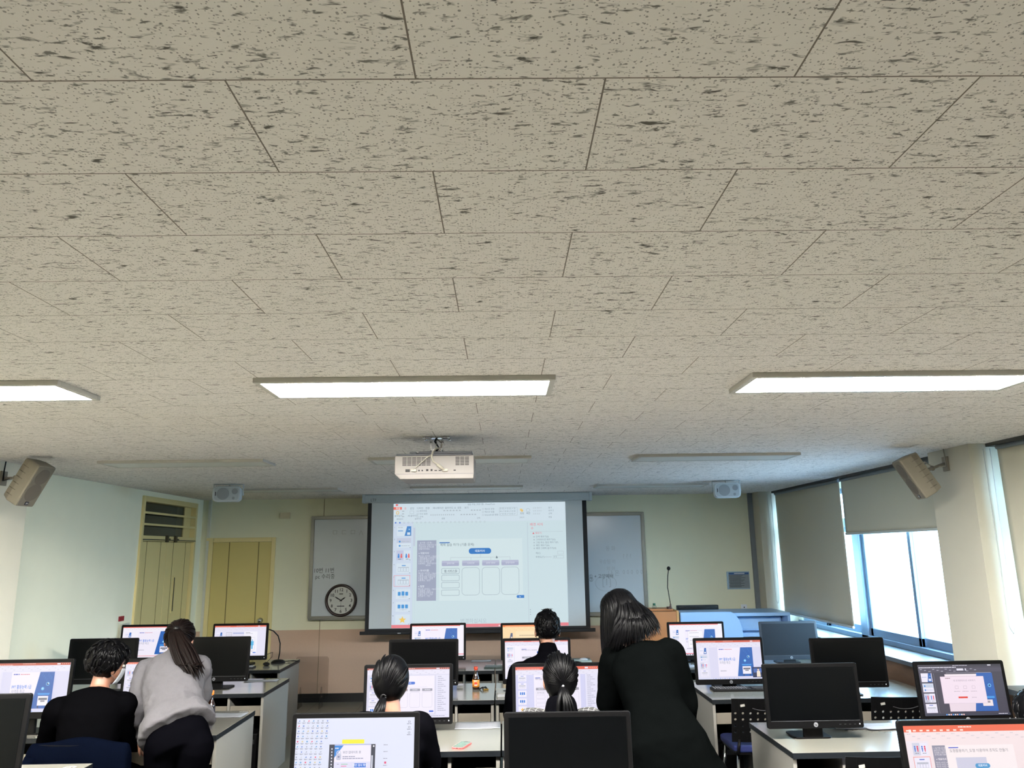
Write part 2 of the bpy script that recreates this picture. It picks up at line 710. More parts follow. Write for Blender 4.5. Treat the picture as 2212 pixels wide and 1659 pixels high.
# dark line where blinds meet the ceiling
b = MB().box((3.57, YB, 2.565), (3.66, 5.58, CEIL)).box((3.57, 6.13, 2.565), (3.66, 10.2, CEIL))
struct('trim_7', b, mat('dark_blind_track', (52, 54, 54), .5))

M_GLASS = glass('clear_window_glass', (.97, .99, 1), .05)
for k, (y0, y1, mull) in enumerate(((6.13, 10.2, (8.35,)), (1.5, 5.58, (3.55,)), (YB, .95, (-1.2,)))):
    wn = thing('window_%d' % (k + 1), None, None)
    wn['kind'] = 'structure'
    b = MB()
    z0, z1 = .905, 2.5
    b.box((XG - .07, y0, z0), (XG + .07, y1, z0 + .05)).box((XG - .05, y0, z1 - .06), (XG + .05, y1, z1))
    b.box((XG - .05, y0, 2.07), (XG + .06, y1, 2.17))
    b.box((XG - .05, y0, z0), (XG + .05, y0 + .05, z1)).box((XG - .05, y1 - .05, z0), (XG + .05, y1, z1))
    for q in mull:
        b.box((XG - .07, q - .075, z0), (XG + .07, q + .075, z1))
    b.build('frame', M_ALU, wn, .004)
    # two sliding sashes between mullions
    edges = [y0 + .05] + [e for q in mull for e in (q - .075, q + .075)] + [y1 - .05]
    for a, c in zip(edges[::2], edges[1::2]):
        mid = (a + c) / 2 + .1
        for (s0, s1, dx) in ((a, mid + .04, .025), (mid - .04, c, -.02)):
            s = MB()
            X = XG + dx
            s.box((X - .015, s0, .955), (X + .015, s1, 1.03)).box((X - .015, s0, 2.02), (X + .015, s1, 2.07))
            s.box((X - .015, s0, .955), (X + .015, s0 + .05, 2.07)).box((X - .015, s1 - .05, .955), (X + .015, s1, 2.07))
            so = s.build('sash', M_ALU, wn, .003)
            MB().box((X - .003, s0 + .05, 1.03), (X + .003, s1 - .05, 2.02)).build('pane', M_GLASS, so)
        MB().box((XG - .003, a, 2.17), (XG + .003, c, z1 - .06)).build('pane', M_GLASS, wn)

# ---- roller blinds
BL = 'grey roller blinds along the window wall'


def blind(y0, y1, zb, label, seed, chain=False):
    t = thing('roller_blind', label, 'blind', (3.6, (y0 + y1) / 2, 0), 0, BL)
    n, m = 40, 16
    vs, fs = [], []
    for side in (0, 1):
        for i in range(n + 1):
            for j in range(m + 1):
                y = y0 + (y1 - y0) * i / n
                z = zb + (2.565 - zb) * j / m
                fall = (1 - j / m) ** 1.5
                wv = .012 * fall * noise.noise((y * 3.3, seed, z * .35)) + .006 * fall * sin(y * 9 + seed + z * .8)
                vs.append((wv + .0022 * (side * 2 - 1), y - (y0 + y1) / 2, z))
    K = (n + 1) * (m + 1)
    for i in range(n):
        for j in range(m):
            a = i * (m + 1) + j
            fs.append((a, a + 1, a + m + 2, a + m + 1))
            fs.append((K + a, K + a + m + 1, K + a + m + 2, K + a + 1))
    per = [i * (m + 1) for i in range(n + 1)] + [n * (m + 1) + j for j in range(1, m + 1)] + [i * (m + 1) + m for i in range(n - 1, -1, -1)] + [j for j in range(m - 1, 0, -1)]
    for q in range(len(per)):
        a, c = per[q], per[(q + 1) % len(per)]
        fs.append((a, c, K + c, K + a))
    MB().add(vs, fs, True).build('fabric', M_BLIND, t)
    h = (y1 - y0) / 2
    MB().cyl((0, -h, 2.552), (0, h, 2.552), .018, n=12).build('roller', M_PIPE, t)
    MB().rbox((-.012, -h, zb - .022), (.012, h, zb + .004), .008, 1).build('bottom_bar', mat('blind_bottom_bar', (178, 182, 178), .4), t)
    return t


blind(8.19, 10.15, 1.055, 'long grey roller blind pulled down nearly to the sill, beside the front corner', 1.3)
blind(6.16, 8.135, 2.0, 'short grey roller blind pulled half down above the open bright window', 4.1)
blind(3.3, 5.495, .98, 'grey roller blind cut off by the photo edge, beyond the nearer pillar', 7.7)
blind(1.52, 3.26, .97, 'grey roller blind nearest the camera on the window wall, out of frame', 9.2)
blind(-3.25, .93, .96, 'wide grey roller blind behind the camera on the window wall', 3.2)
# pull cords in the slits beside the pillars
for (x, y, z0, zz, lab) in ((3.5, 10.17, 1.16, 2.55, 'thin white pull cord hanging beside the front window pillar'), (3.53, 5.55, 1.25, 2.55, 'thin white pull cord hanging beside the nearer window pillar')):
    o = MB().tube([(x, y, zz), (x, y, z0 + .05), (x + .02, y - .01, z0), (x + .045, y, z0 + .06), (x + .05, y, zz)], .0025, 6).build('blind_cord', mat('white_cord', (205, 210, 212), .6))
    tag(o, lab, 'cord', 'pull cords of the roller blinds')

# ---- doors
d = thing('door_1', None, None)
d['kind'] = 'structure'
b = MB()
X0, X1 = XL - .10, XL + .025
b.box((X0, 8.72, 0), (X1, 8.77, 2.53)).box((X0, 10.22, 0), (X1, 10.27, 2.53)).box((X0, 8.77, 2.47), (X1, 10.22, 2.53)).box((X0, 8.77, 2.03), (X1, 10.22, 2.09))
b.build('door_frame', M_DOOR, d, .004)
for (y0, y1, hy) in ((8.775, 9.488, 0), (9.496, 10.215, 1)):
    l = MB().box((XL - .06, y0, .01), (XL - .015, y1, 2.025)).build('door_leaf', M_DOOR, d, .003)
    g = MB()
    for y in (y0 + .18, y1 - .17):
        g.box((XL - .016, y, .01), (XL - .013, y + .008, 2.025))
    g.build('groove', M_DOORG, l)
    if hy:
        h = MB().rbox((XL - .016, y0 + .24, 1.18), (XL - .006, y0 + .30, 1.62), .004, 1)
        h.build('pull_plate', M_DOOR, l)
        MB().box((XL - .007, y0 + .258, 1.2), (XL - .004, y0 + .282, 1.6)).build('pull_recess', mat('dark_slot', (38, 34, 22), .5), l)
# transom light with guard bars
f = MB().box((XL - .075, 8.77, 2.09), (XL - .045, 8.80, 2.47)).box((XL - .075, 10.02, 2.09), (XL - .045, 10.22, 2.47)).build('transom_frame', M_DOOR, d)
MB().box((XL - .062, 8.80, 2.09), (XL - .056, 10.02, 2.47)).build('transom_pane', glass('dark_transom_glass', (.5, .52, .52), .06), d)
for z in (2.215, 2.345):
    MB().box((XL + .005, 8.75, z - .012), (XL + .022, 10.25, z + .012)).build('guard_bar', M_DOOR, d)
hb = MB()
for y in (9.34, 9.58):
    hb.box((XL + .025, y, 2.02), (XL + .05, y + .05, 2.10)).box((XL + .03, y + .05, 2.05), (XL + .04, y + .12, 2.065))
hb.cyl((XL + .03, 8.76, 2.045), (XL + .03, 10.24, 2.045), .006, n=8)
hb.build('top_bolt', mat('dark_door_hardware', (58, 52, 34), .4), d)

d = thing('door_2', None, None)
d['kind'] = 'structure'
b = MB()
b.box((-3.93, YF - .03, 0), (-3.875, YF + .05, 2.085)).box((-3.095, YF - .03, 0), (-3.045, YF + .05, 2.085)).box((-3.875, YF - .03, 2.03), (-3.095, YF + .05, 2.085))
b.build('door_frame', M_DOOR, d, .004)
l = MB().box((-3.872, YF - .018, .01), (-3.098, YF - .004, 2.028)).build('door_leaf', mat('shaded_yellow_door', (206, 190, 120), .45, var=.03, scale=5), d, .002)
g = MB()
for x in (-3.66, -3.27):
    g.box((x, YF - .0195, .01), (x + .01, YF - .0175, 2.028))
g.build('groove', M_DOORG, l)
k = MB().ball((-3.19, YF - .075, 1.02), (.032, .026, .032)).cyl((-3.19, YF - .02, 1.02), (-3.19, YF - .06, 1.02), .014).cyl((-3.19, YF - .026, 1.02), (-3.19, YF - .018, 1.02), .034)
k.build('door_knob', M_CHROME, l)
MB().box((-3.95, YF - .06, 2.05), (-3.86, YF - .03, 2.085)).build('door_closer', M_DOOR, d)

# ---- outside: pale tower block beyond the window
tb = thing('apartment_building', 'pale tower block seen faintly through the bright window', 'building', (52, 118, -16))
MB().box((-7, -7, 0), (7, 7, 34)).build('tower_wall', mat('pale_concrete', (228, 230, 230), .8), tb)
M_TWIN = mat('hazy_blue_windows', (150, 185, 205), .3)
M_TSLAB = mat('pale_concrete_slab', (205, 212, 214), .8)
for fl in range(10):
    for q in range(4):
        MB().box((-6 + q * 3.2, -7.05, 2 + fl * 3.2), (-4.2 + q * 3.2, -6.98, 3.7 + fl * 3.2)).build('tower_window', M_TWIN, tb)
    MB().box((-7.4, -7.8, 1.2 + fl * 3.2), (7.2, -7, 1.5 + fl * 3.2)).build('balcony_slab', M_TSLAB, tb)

# ------------------------------------------------------------------ ceiling lights
M_LFRAME = mat('white_lamp_frame', (176, 174, 168), .45)
M_LOFF = mat('unlit_lamp_diffuser', (200, 204, 200), .5)
M_LON = mat('lit_lamp_diffuser', (255, 250, 244), .5, var=.005, emit=LAMP_STRENGTH)


def lamp(x0, x1, y0, y1, on, label):
    cx, cy = (x0 + x1) / 2, (y0 + y1) / 2
    t = thing('ceiling_light', label, 'ceiling light', (cx, cy, CEIL), 0, 'flat panel ceiling lights')
    a, b = (x1 - x0) / 2, (y1 - y0) / 2
    fr, h = .026, .022
    m = MB()
    m.box((-a, -b, -h), (a, -b + fr, 0)).box((-a, b - fr, -h), (a, b, 0)).box((-a, -b + fr, -h), (-a + fr, b - fr, 0)).box((a - fr, -b + fr, -h), (a, b - fr, 0))
    m.box((-a + fr, -b + fr, -.006), (a - fr, b - fr, 0))
    m.build('lamp_frame', M_LFRAME, t, .002)
    MB().box((-a + fr, -b + fr, -h + .002), (a - fr, b - fr, -h + .008)).build('lamp_diffuser', M_LON if on else M_LOFF, t)
    return t


CX = ((-3.15, -1.865), (-1.05, .23), (1.068, 2.35))
names = ('left', 'middle', 'right')
for (y0, y1, on, labs) in ((3.16, 3.51, True, ('lit ceiling light panel cut off at the left edge of the photo', 'lit ceiling light panel in the middle, glowing white above the projector', 'lit ceiling light panel on the right, glowing white')),
                           (5.97, 6.31, False, ('unlit ceiling panel beside the beige speaker on the left wall', 'unlit ceiling panel half hidden behind the hanging projector', 'unlit ceiling panel in front of the beige speaker on the window side')),
                           (8.72, 9.05, False, ('unlit ceiling panel right behind the small speaker near the yellow doors', 'unlit ceiling panel just before the projection screen case', 'unlit ceiling panel left of the small speaker near the windows')),
                           (.38, .73, False, ('unlit ceiling panel over the camera, left of three', 'unlit ceiling panel over the camera, middle of three', 'unlit ceiling panel over the camera, right of three')),
                           (-2.4, -2.05, False, ('unlit ceiling panel at the back wall, left of three', 'unlit ceiling panel at the back wall, middle of three', 'unlit ceiling panel at the back wall, right of three'))):
    for (x0, x1), lb in zip(CX, labs):
        lamp(x0, x1, y0, y1, on, lb)

# ------------------------------------------------------------------ projector
M_PJ = mat('projector_off_white', (118, 113, 108), .45, var=.02)
M_PJD = mat('projector_dark_grey', (52, 55, 62), .5)
M_BLK = mat('black_plastic', (9, 9, 10), .45, spec=.25)
M_WIRE = mat('grey_cable', (160, 156, 142), .5)
M_BWIRE = mat('black_cable', (8, 8, 9), .45, spec=.25)
pj = thing('projector', 'white ceiling projector hanging from a metal mount in the middle of the room', 'projector', (-.425, 4.95, CEIL))
W2 = .247
zt, zb, zm = -.138, -.284, -.252     # casing top, underside, chamfer start
y0, y1 = -.17, .17
rg = []
m = MB()
pts = [(-W2, zt), (-W2, zm), (-W2 + .035, zb), (W2 - .004, zb), (W2, zm + .003), (W2, zt)]
# cross-section runs across x, extruded in y: rear face toward the camera
vs = [(x, y0, z) for x, z in pts] + [(x, y1, z) for x, z in pts]
n = len(pts)
m.add(vs, [tuple(range(n)), tuple(range(2 * n - 1, n - 1, -1))] + [(i, i + n, (i + 1) % n + n, (i + 1) % n) for i in range(n)])
m.build('casing', M_PJ, pj, .004)
MB().box((-W2 + .006, y0 + .006, zm - .001), (W2 - .006, y0 - .0008, zm + .001)).build('casing_seam', M_PJD, pj)
m = MB()
m.box((-W2 + .008, y0 + .006, zt), (W2 - .012, y1 - .01, zt + .014)).box((-.10, y0 + .012, zt + .014), (W2 - .012, y1 - .02, zt + .028))
m.box((-.155, y0 + .004, zt + .012), (-.115, y0 + .08, zt + .026))
m.build('top_plate', M_PJD, pj, .003)
for (ua, ub, cols, rows) in ((-.199, -.02, 6, 7), (.132, .22, 3, 6)):
    m = MB()
    cw = (ub - ua) / cols
    za, zbv = -.148, -.204
    rh = (za - zbv) / rows
    for i in range(cols):
        for j in range(rows):
            m.box((ua + i * cw, y0 - .0012, za - j * rh - rh * .55), (ua + (i + 1) * cw - .004, y0 + .002, za - j * rh))
    m.build('vent', M_BLK, pj)
MB().box((-.18, y0 - .001, -.24), (-.152, y0 + .002, -.222)).build('power_inlet', M_BLK, pj)
for x in (-.095, -.075): MB().cyl((x, y0 - .0015, -.231), (x, y0 + .002, -.231), .005, n=12).build('audio_jack', M_BLK, pj)
for x, w_, h_ in ((-.044, .014, .012), (-.017, .012, .012), (.009, .016, .006), (.035, .016, .006), (.127, .014, .007)):
    MB().box((x - w_ / 2, y0 - .001, -.235), (x + w_ / 2, y0 + .002, -.235 + h_)).build('port_socket', M_BLK, pj)
for x in (-.127, .068):
    MB().rbox((x - .017, y0 - .018, -.239), (x + .017, y0 + .001, -.223), .005, 1).build('cable_plug', M_WIRE, pj, .0015)
MB().tube([(.052, y0 - .02, -.222), (.02, y0 - .022, -.196)], .010, 10).build('ferrite_bead', M_WIRE, pj)
MB().tube([(.063, y0 - .018, -.23), (.05, y0 - .024, -.221), (.02, y0 - .024, -.196), (-.006, y0 - .024, -.175), (-.015, y0 - .02, -.15), (-.012, y0 - .01, -.12), (.0, y0 + .06, -.09), (.03, y0 + .13, -.07), (.035, y0 + .16, -.04), (.0, 0, -.01)], .0048, 8).build('video_cable', M_WIRE, pj)
MB().tube([(-.127, y0 - .016, -.227), (-.11, y0 - .016, -.21), (-.05, y0 - .014, -.155), (-.01, y0 - .01, -.128), (.0, y0 + .09, -.09), (0, .0, -.01)], .0026, 6).build('power_cable', M_WIRE, pj)
MB().tube([(.0, -.01, 0), (-.01, -.03, -.03), (.015, -.03, -.07), (-.02, -.05, -.11), (-.06, -.11, -.122), (-.13, y0 + .02, -.124)], .006, 8).build('black_cable', M_BWIRE, pj)
m = MB()
m.box((-.035, -.03, -.006), (.035, .03, 0))
for sx in (-1, 1):
    for sy in (-1, 1):
        m.tube([(sx * .03, sy * .02, -.004), (sx * .083, sy * .05, -.004)], [(.011, .003), (.011, .003)], 8)
        m.cyl((sx * .08, sy * .05, -.012), (sx * .08, sy * .05, 0), .009, n=10)
    m.box((sx * .036 - .003, -.02, -.085), (sx * .036 + .003, .02, -.004))
    m.cyl((sx * .036 - .008, -.012, -.03), (sx * .036 + .008, -.012, -.03), .009, n=10)
    m.tube([(sx * .036, -.015, -.085), (sx * .05, -.03, -.112)], .005, 8)
    m.tube([(sx * .036, .015, -.085), (sx * .05, .04, -.112)], .005, 8)
m.box((-.036, -.022, -.088), (.036, .022, -.076))
m.box((-.03, -.016, -.11), (.03, .016, -.076))
m.build('ceiling_mount', M_CHROME, pj, .001)

# ------------------------------------------------------------------ loudspeakers
M_SPK = mat('beige_speaker_shell', (128, 122, 108), .6)
M_SPKG = mat('beige_speaker_grille', (116, 110, 98), .8, var=.12, scale=900)
M_CONE = mat('speaker_cone_behind_grille', (100, 94, 84), .85, var=.15, scale=900)
M_LOGO = mat('dark_logo_badge', (22, 22, 40), .4)
M_WHITE = mat('white_print', (232, 232, 232), .6)


def flat_text(mb, body, P, ux, vy, h, bold=False, center=True):
    """letters as thin flat outlines in a plane: P centre, ux right, vy up"""
    vs, fs, x1 = text_mesh(body, bold)
    k = h / .72
    P, ux, vy = Vector(P), Vector(ux).normalized(), Vector(vy).normalized()
    o = -x1 * k / 2 if center else 0
    mb.add([P + ux * (x * k + o) + vy * (y * k - h / 2) for x, y in vs], fs)


def big_speaker(label, C, yaw, tilt, roll, plate, xface, side):
    t = thing('wall_speaker', label, 'speaker', C, 0, 'beige two-way wall speakers')
    M = Matrix.Rotation(yaw, 4, 'Z') @ Matrix.Rotation(tilt, 4, 'X') @ Matrix.Rotation(roll, 4, 'Y')
    # local: front face -y, long axis z
    w, d, h = .088, .075, .165
    m = MB()
    rings = []
    for (y, kx, kz) in ((-d, .97, .985), (-d + .012, 1, 1), (.02, .97, .99), (d, .72, .93)):
        r = .014
        ring = []
        for (cx, cz, t0) in ((1, 1, 0), (-1, 1, pi / 2), (-1, -1, pi), (1, -1, 1.5 * pi)):
            for q in range(4):
                a = t0 + q * pi / 6
                ring.append((cx * (w * kx - r) + r * cos(a), y, cz * (h * kz - r) + r * sin(a)))
        rings.append(ring)
    m.loft(rings, False, M=M)
    m.build('shell', M_SPK, t, .003)
    for sx in (-1, 1):
        m = MB()
        for q in range(6):
            z = .11 - q * .045
            m.box((sx * (w * .90), -.005, z - .0015), (sx * (w * .985 + .001), .05, z + .0015), M)
        m.build('side_grooves', mat('groove_shade', (96, 88, 74), .8), t)
    g = MB().rbox((-w * .90, -d - .003, -h * .94), (w * .90, -d + .004, h * .94), .012, 1, M=M).build('grille', M_SPKG, t)
    for (z, r) in ((.078, .062), (-.048, .068)):
        q = [(r * cos(2 * pi * i / 28), z + r * sin(2 * pi * i / 28)) for i in range(28)]
        MB().prism([(b, a) for a, b in q], 1, -d - .0045, -d, M).build('driver_cone', M_CONE, g)
    MB().box((-.016, -d - .0055, -.148), (.016, -d - .002, -.122), M).build('logo_badge', M_LOGO, t)
    lt = MB()
    flat_text(lt, 'EV', M @ Vector((0, -d - .0062, -.135)), M.to_3x3() @ Vector((1, 0, 0)), M.to_3x3() @ Vector((0, 0, 1)), .013, True)
    lt.build('logo_letters', M_WHITE, t)
    P = Vector(plate) - Vector(C)
    m = MB()
    back = M @ Vector((0, d * .9, 0))
    s = 1 if xface > 0 else -1
    m.box((P.x - .008, P.y - .035, P.z - .055), (P.x + .008, P.y + .035, P.z + .055))
    m.build('wall_plate', M_SPK, t, .002)
    m = MB()
    k = P * .35 + back * .65
    m.tube([P, P + Vector((-side * .02, 0, .0)), k], .011, 10).ball(k, .02).tube([k, back], .014, 10)
    m.build('bracket_arm', mat('bracket_grey', (112, 108, 98), .45), t)
    m = MB()
    b2 = M @ Vector((0, d, .05))
    m.tube([b2, b2 + Vector((side * .03, .01, .02)), b2.lerp(P, .45) + Vector((0, 0, -.02)), P + Vector((-side * .012, -.02, -.02)), P + Vector((-side * .012, -.02, .06)), P + Vector((-side * .01, -.01, CEIL - plate[2]))], .005, 8)
    m.build('speaker_wire', M_BWIRE if side < 0 else M_WIRE, t)
    return t


big_speaker('beige wall speaker on the left wall above the pale green wall, near the left edge', px(62, 1041, 5.7), radians(82), radians(29), 0, (-3.842, 5.95, 2.46), -1, -1)
big_speaker('beige wall speaker on the window side pillar, its grille turned away', px(1981, 1027, 5.75), radians(-99), radians(29), 0, (3.432, 5.88, 2.475), 1, 1)

M_SSPK = mat('light_grey_speaker', (190, 200, 206), .5)
M_SSPKG = mat('grey_speaker_mesh', (140, 148, 154), .8, var=.12, scale=900)


def small_speaker(label, C, flip):
    t = thing('ceiling_speaker', label, 'speaker', (C[0], C[1], CEIL), 0, 'small light grey ceiling speakers')
    z = C[2] - CEIL
    w, h, d = .142, .082, .09
    rings = []
    for y, k in ((-d, .95), (-d + .015, 1), (0, 1), (d, .82)):
        ring = []
        r = .045 * k
        for (cx, cz, t0) in ((1, 1, 0), (-1, 1, pi / 2), (-1, -1, pi), (1, -1, 1.5 * pi)):
            for q in range(5):
                a = t0 + q * pi / 8
                ring.append((cx * (w * k - r) + r * cos(a), y, z + cz * (h * k - r) + r * sin(a)))
        rings.append(ring)
    M = Matrix.Rotation(radians(8 * flip), 4, 'Z')
    MB().loft(rings, False, M=M).build('shell', M_SSPK, t, .003)
    g = MB().rbox((-w * .86, -d - .003, z - h * .82), (w * .86, -d + .002, z + h * .82), .03, 1, M=M).build('grille', mat('pale_speaker_grille', (172, 182, 189), .8, var=.08, scale=900), t)
    for x, q, r in ((-.035, .0, .062), (.082, .025, .03), (.072, -.045, .014)):
        pts = [(q + z + r * sin(2 * pi * i / 24), x + r * cos(2 * pi * i / 24)) for i in range(24)]
        MB().prism(pts, 1, -d - .0045, -d, M).build('driver_cone', M_SSPKG, g)
    MB().box((-.112, -d - .005, z - .02), (-.104, -d - .002, z + .02), M).build('logo_badge', M_LOGO, t)
    m = MB()
    m.box((-w - .012, -.02, -.004), (w + .012, .02, 0), M)
    for sx in (-1, 1):
        m.box((sx * (w + .004), -.014, z - .012), (sx * (w + .010), .014, 0), M)
        m.cyl(M @ Vector((sx * (w - .004), 0, z)), M @ Vector((sx * (w + .014), 0, z)), .014, n=12)
    m.build('hanging_bracket', M_SSPK, t)
    MB().tube([(0, .02, 0), (.004, .03, -.02), (.01, .05, z + h * .6)], .0035, 6).build('speaker_wire', M_WIRE, t)
    return t


small_speaker('small light grey speaker under the ceiling above the single yellow door', px(493, 1068, 8.15), 1)
small_speaker('small light grey speaker under the ceiling near the window corner', px(1569, 1060, 8.45), -1)
o = MB().box((-3.0, YF - .03, 2.33), (-2.87, YF, 2.41)).build('junction_box', mat('cream_plastic', (205, 196, 165), .5))
tag(o, 'small cream junction box on the front wall below the left small speaker', 'junction box')

# ------------------------------------------------------------------ whiteboard, clock
M_WB = mat('whiteboard_enamel', (196, 206, 212), .16, var=.03, scale=3)
M_WBF = mat('whiteboard_aluminium', (128, 128, 120), .35, metal=.6)
INK = mat('whiteboard_marker_ink', (74, 80, 86), .7)
INKF = mat('faded_marker_ink', (168, 177, 183), .7)
wb = thing('whiteboard', 'wide white marker board behind the pulled down projection screen', 'whiteboard', ((-2.574 + 1.905) / 2, YF, 1.027))
wx, wh = (1.905 + 2.574) / 2, 1.328
MB().box((-wx + .02, -.03, .02), (wx - .02, -.005, wh - .02)).build('board_panel', M_WB, wb)
m = MB()
m.rbox((-wx, -.045, 0), (-wx + .045, 0, wh), .012, 1).rbox((wx - .045, -.045, 0), (wx, 0, wh), .012, 1)
m.box((-wx + .03, -.045, wh - .045), (wx - .03, 0, wh)).box((-wx + .03, -.045, 0), (wx - .03, 0, .035))
m.build('board_frame', M_WBF, wb, .003)
MB().box((-wx + .02, -.10, -.012), (wx - .02, -.0, .006)).build('marker_tray', M_WBF, wb, .003)
mi, mf = MB(), MB()


def board(mb, body, X, Y, h, width=None):
    P = Vector((X - wb.location.x, -.0315, Y - wb.location.z))
    vs, fs, x1 = text_mesh(body)
    k = h / .72
    kx = k * .9
    mb.add([P + Vector((x * kx, 0, y * k)) for x, y in vs], fs)


def pwb(x, y):
    q = px(x, y, YF - .03)
    return q.x, q.z


for body, x, y, h, dark in (('10번 11번', 677, 1237, .054, 1), ('pc 수리중', 681, 1250, .052, 1), ('① + 고양예배', 1272, 1249, .045, 1), ('②', 1272, 1256, .05, 1),
                            ('ㅁ ㄷ ㅁ ∧ ㅊ', 716, 1157, .08, 0), ('동 화', 1308, 1189, .05, 0), ('우승팀 이', 1294, 1217, .045, 0), ('외 어', 1310, 1232, .045, 0), ('0 0 0  0 0', 1345, 1240, .055, 0), ('나 온', 1313, 1243, .06, 0), ('[1]', 1300, 1264, .09, 0), ('? ? ?', 1345, 1206, .06, 0)):
    X, Z = pwb(x, y)
    board(mi if dark else mf, body, X, Z, h)
X, Z = pwb(1309, 1260)
mf.tube([(X - wb.location.x + .14 * cos(a * pi / 14), -.0315, Z - wb.location.z + .10 * sin(a * pi / 14)) for a in range(29)], .0022, 5)
mi.build('handwriting', INK, wb)
mf.build('faded_handwriting', INKF, wb)

ck = thing('wall_clock', 'round wall clock with dark wooden rim leaning on the whiteboard tray', 'clock', (px(736, 1297, YF - .07).x, YF - .05, px(736, 1297, YF - .07).z))
M_RIM = mat('dark_brown_clock_rim', (36, 20, 18), .3, coat=.4)
M_FACE = mat('white_clock_dial', (214, 218, 212), .4, var=.01)
R = .208
rings = []
N = 48
prof = [(R - .036, -.012), (R - .026, -.03), (R - .010, -.032), (R, -.018), (R, .02), (R - .036, .02)]
m = MB()
vs, fs = [], []
for i in range(N):
    a = 2 * pi * i / N
    for r, y in prof: vs.append((r * cos(a), y, r * sin(a)))
for i in range(N):
    for j in range(len(prof)):
        q, k = i * len(prof), (i + 1) % N * len(prof)
        fs.append((q + j, k + j, k + (j + 1) % len(prof), q + (j + 1) % len(prof)))
m.add(vs, fs, True).build('clock_rim', M_RIM, ck)
r = R - .034
MB().prism([(r * sin(2 * pi * i / N), r * cos(2 * pi * i / N)) for i in range(N)], 1, -.006, .018).build('dial', M_FACE, ck)
m = MB()
M_NUM = mat('black_clock_print', (16, 16, 16), .5)
for k in range(1, 13):
    a = pi / 2 - k * pi / 6
    flat_text(m, str(k), (.136 * cos(a), -.0068, .136 * sin(a)), (1, 0, 0), (0, 0, 1), .040, True)
for x in (-.022, -.010, .002, .014): m.box((x, -.0066, .073), (x + .009, -.0064, .090))
m.box((-.05, -.0066, -.078), (.046, -.0064, -.068))
m.build('numerals', M_NUM, ck)
m = MB()
for ang, ln, wd in ((radians(90 + 60), .105, .008), (radians(90 - 56), .075, .009)):
    u, v = Vector((cos(ang), 0, sin(ang))), Vector((-sin(ang), 0, cos(ang)))
    P = Vector((0, -.0085, 0))
    m.add([P - u * .02 - v * wd * .6, P - u * .02 + v * wd * .6, P + u * ln * .6 + v * wd, P + u * ln, P + u * ln * .6 - v * wd], [(0, 1, 2, 3, 4)])
m.cyl((0, -.0095, 0), (0, -.006, 0), .009, n=14)
m.box((-.0012, -.0098, -.11), (.0012, -.0092, .03))
m.build('hands', M_NUM, ck)
MB().prism([(r * sin(2 * pi * i / N), r * cos(2 * pi * i / N)) for i in range(N)], 1, -.0135, -.0125).build('clock_glass', glass('clock_cover_glass', (1, 1, 1), .06), ck)

# ------------------------------------------------------------------ wall notices and small fixtures
sg = thing('notice_sign', 'landscape notice with blue header band on the front wall near the windows', 'sign', (3.13, YF, 1.44))
MB().box((-.152, -.012, -.114), (.152, 0, .114)).build('sign_plate', mat('pale_blue_board', (150, 176, 194), .4), sg, .002)
m = MB()
cv = Canvas(m, (-.146, -.0125, .108), (1, 0, 0), (0, 0, -1), (0, -1, 0), .292, .216)
cv.rect(0.08, .03, .99, .15, (38, 84, 138))
m.build('header_band', mat('blue_header_band', (38, 84, 138), .5), sg)
m = MB()
cv = Canvas(m, (-.146, -.0122, .108), (1, 0, 0), (0, 0, -1), (0, -1, 0), .292, .216)
cv.rect(.06, .03, .99, .97, (120, 130, 136))
m.build('notice_sheet', mat('grey_notice_sheet', (126, 136, 140), .5), sg)
m = MB()
cv = Canvas(m, (-.146, -.0128, .108), (1, 0, 0), (0, 0, -1), (0, -1, 0), .292, .216)
cv.scrib(.32, .09, .8, .05, (240, 240, 240), 1)
m.build('header_text', M_WHITE, sg)
m = MB()
cv = Canvas(m, (-.146, -.0125, .108), (1, 0, 0), (0, 0, -1), (0, -1, 0), .292, .216)
for k in range(11):
    cv.scrib(.1 if k % 3 else .07, .22 + k * .066, random.uniform(.6, .95), .032, (60, 70, 80), k)
m.build('notice_text', mat('grey_notice_print', (58, 66, 74), .6), sg)

sk = thing('wall_socket', 'white wall socket above the console desk by the window corner', 'socket', (3.18, YF, 1.075))
MB().rbox((-.038, -.012, -.055), (.038, 0, .055), .006, 1).build('cover_plate', mat('white_plastic', (222, 228, 232), .4), sk)
m = MB()
for z in (.018, -.022): m.cyl((0, -.0135, z), (0, -.01, z), .008, n=12)
m.build('socket_hole', M_BLK, sk)
q = px(261, 1338, 8.45)
o = MB().box((XL, 8.42, 1.195), (XL + .012, 8.52, 1.245)).build('red_sticker', mat('red_label', (150, 26, 46), .5))
tag(o, 'small red label on the pale left wall above the white switch box', 'label')
o = MB().box((XL, 8.46, .95), (XL + .03, 8.62, 1.165)).build('switch_box', mat('pale_switch_box', (206, 210, 198), .5), None, .004)
tag(o, 'white switch box on the left wall beside the double door', 'switch box')

# ------------------------------------------------------------------ projection screen
YS = 9.93
ps = thing('projection_screen', 'large pull down projection screen showing a lesson slide with an organisation chart', 'projection screen', (0, YS, 0))
M_CASE = mat('screen_case_white', (172, 182, 186), .4)
M_SBLK = mat('screen_black_border', (12, 13, 17), .7)


def ps_(x, y): return px(x, y, YS)


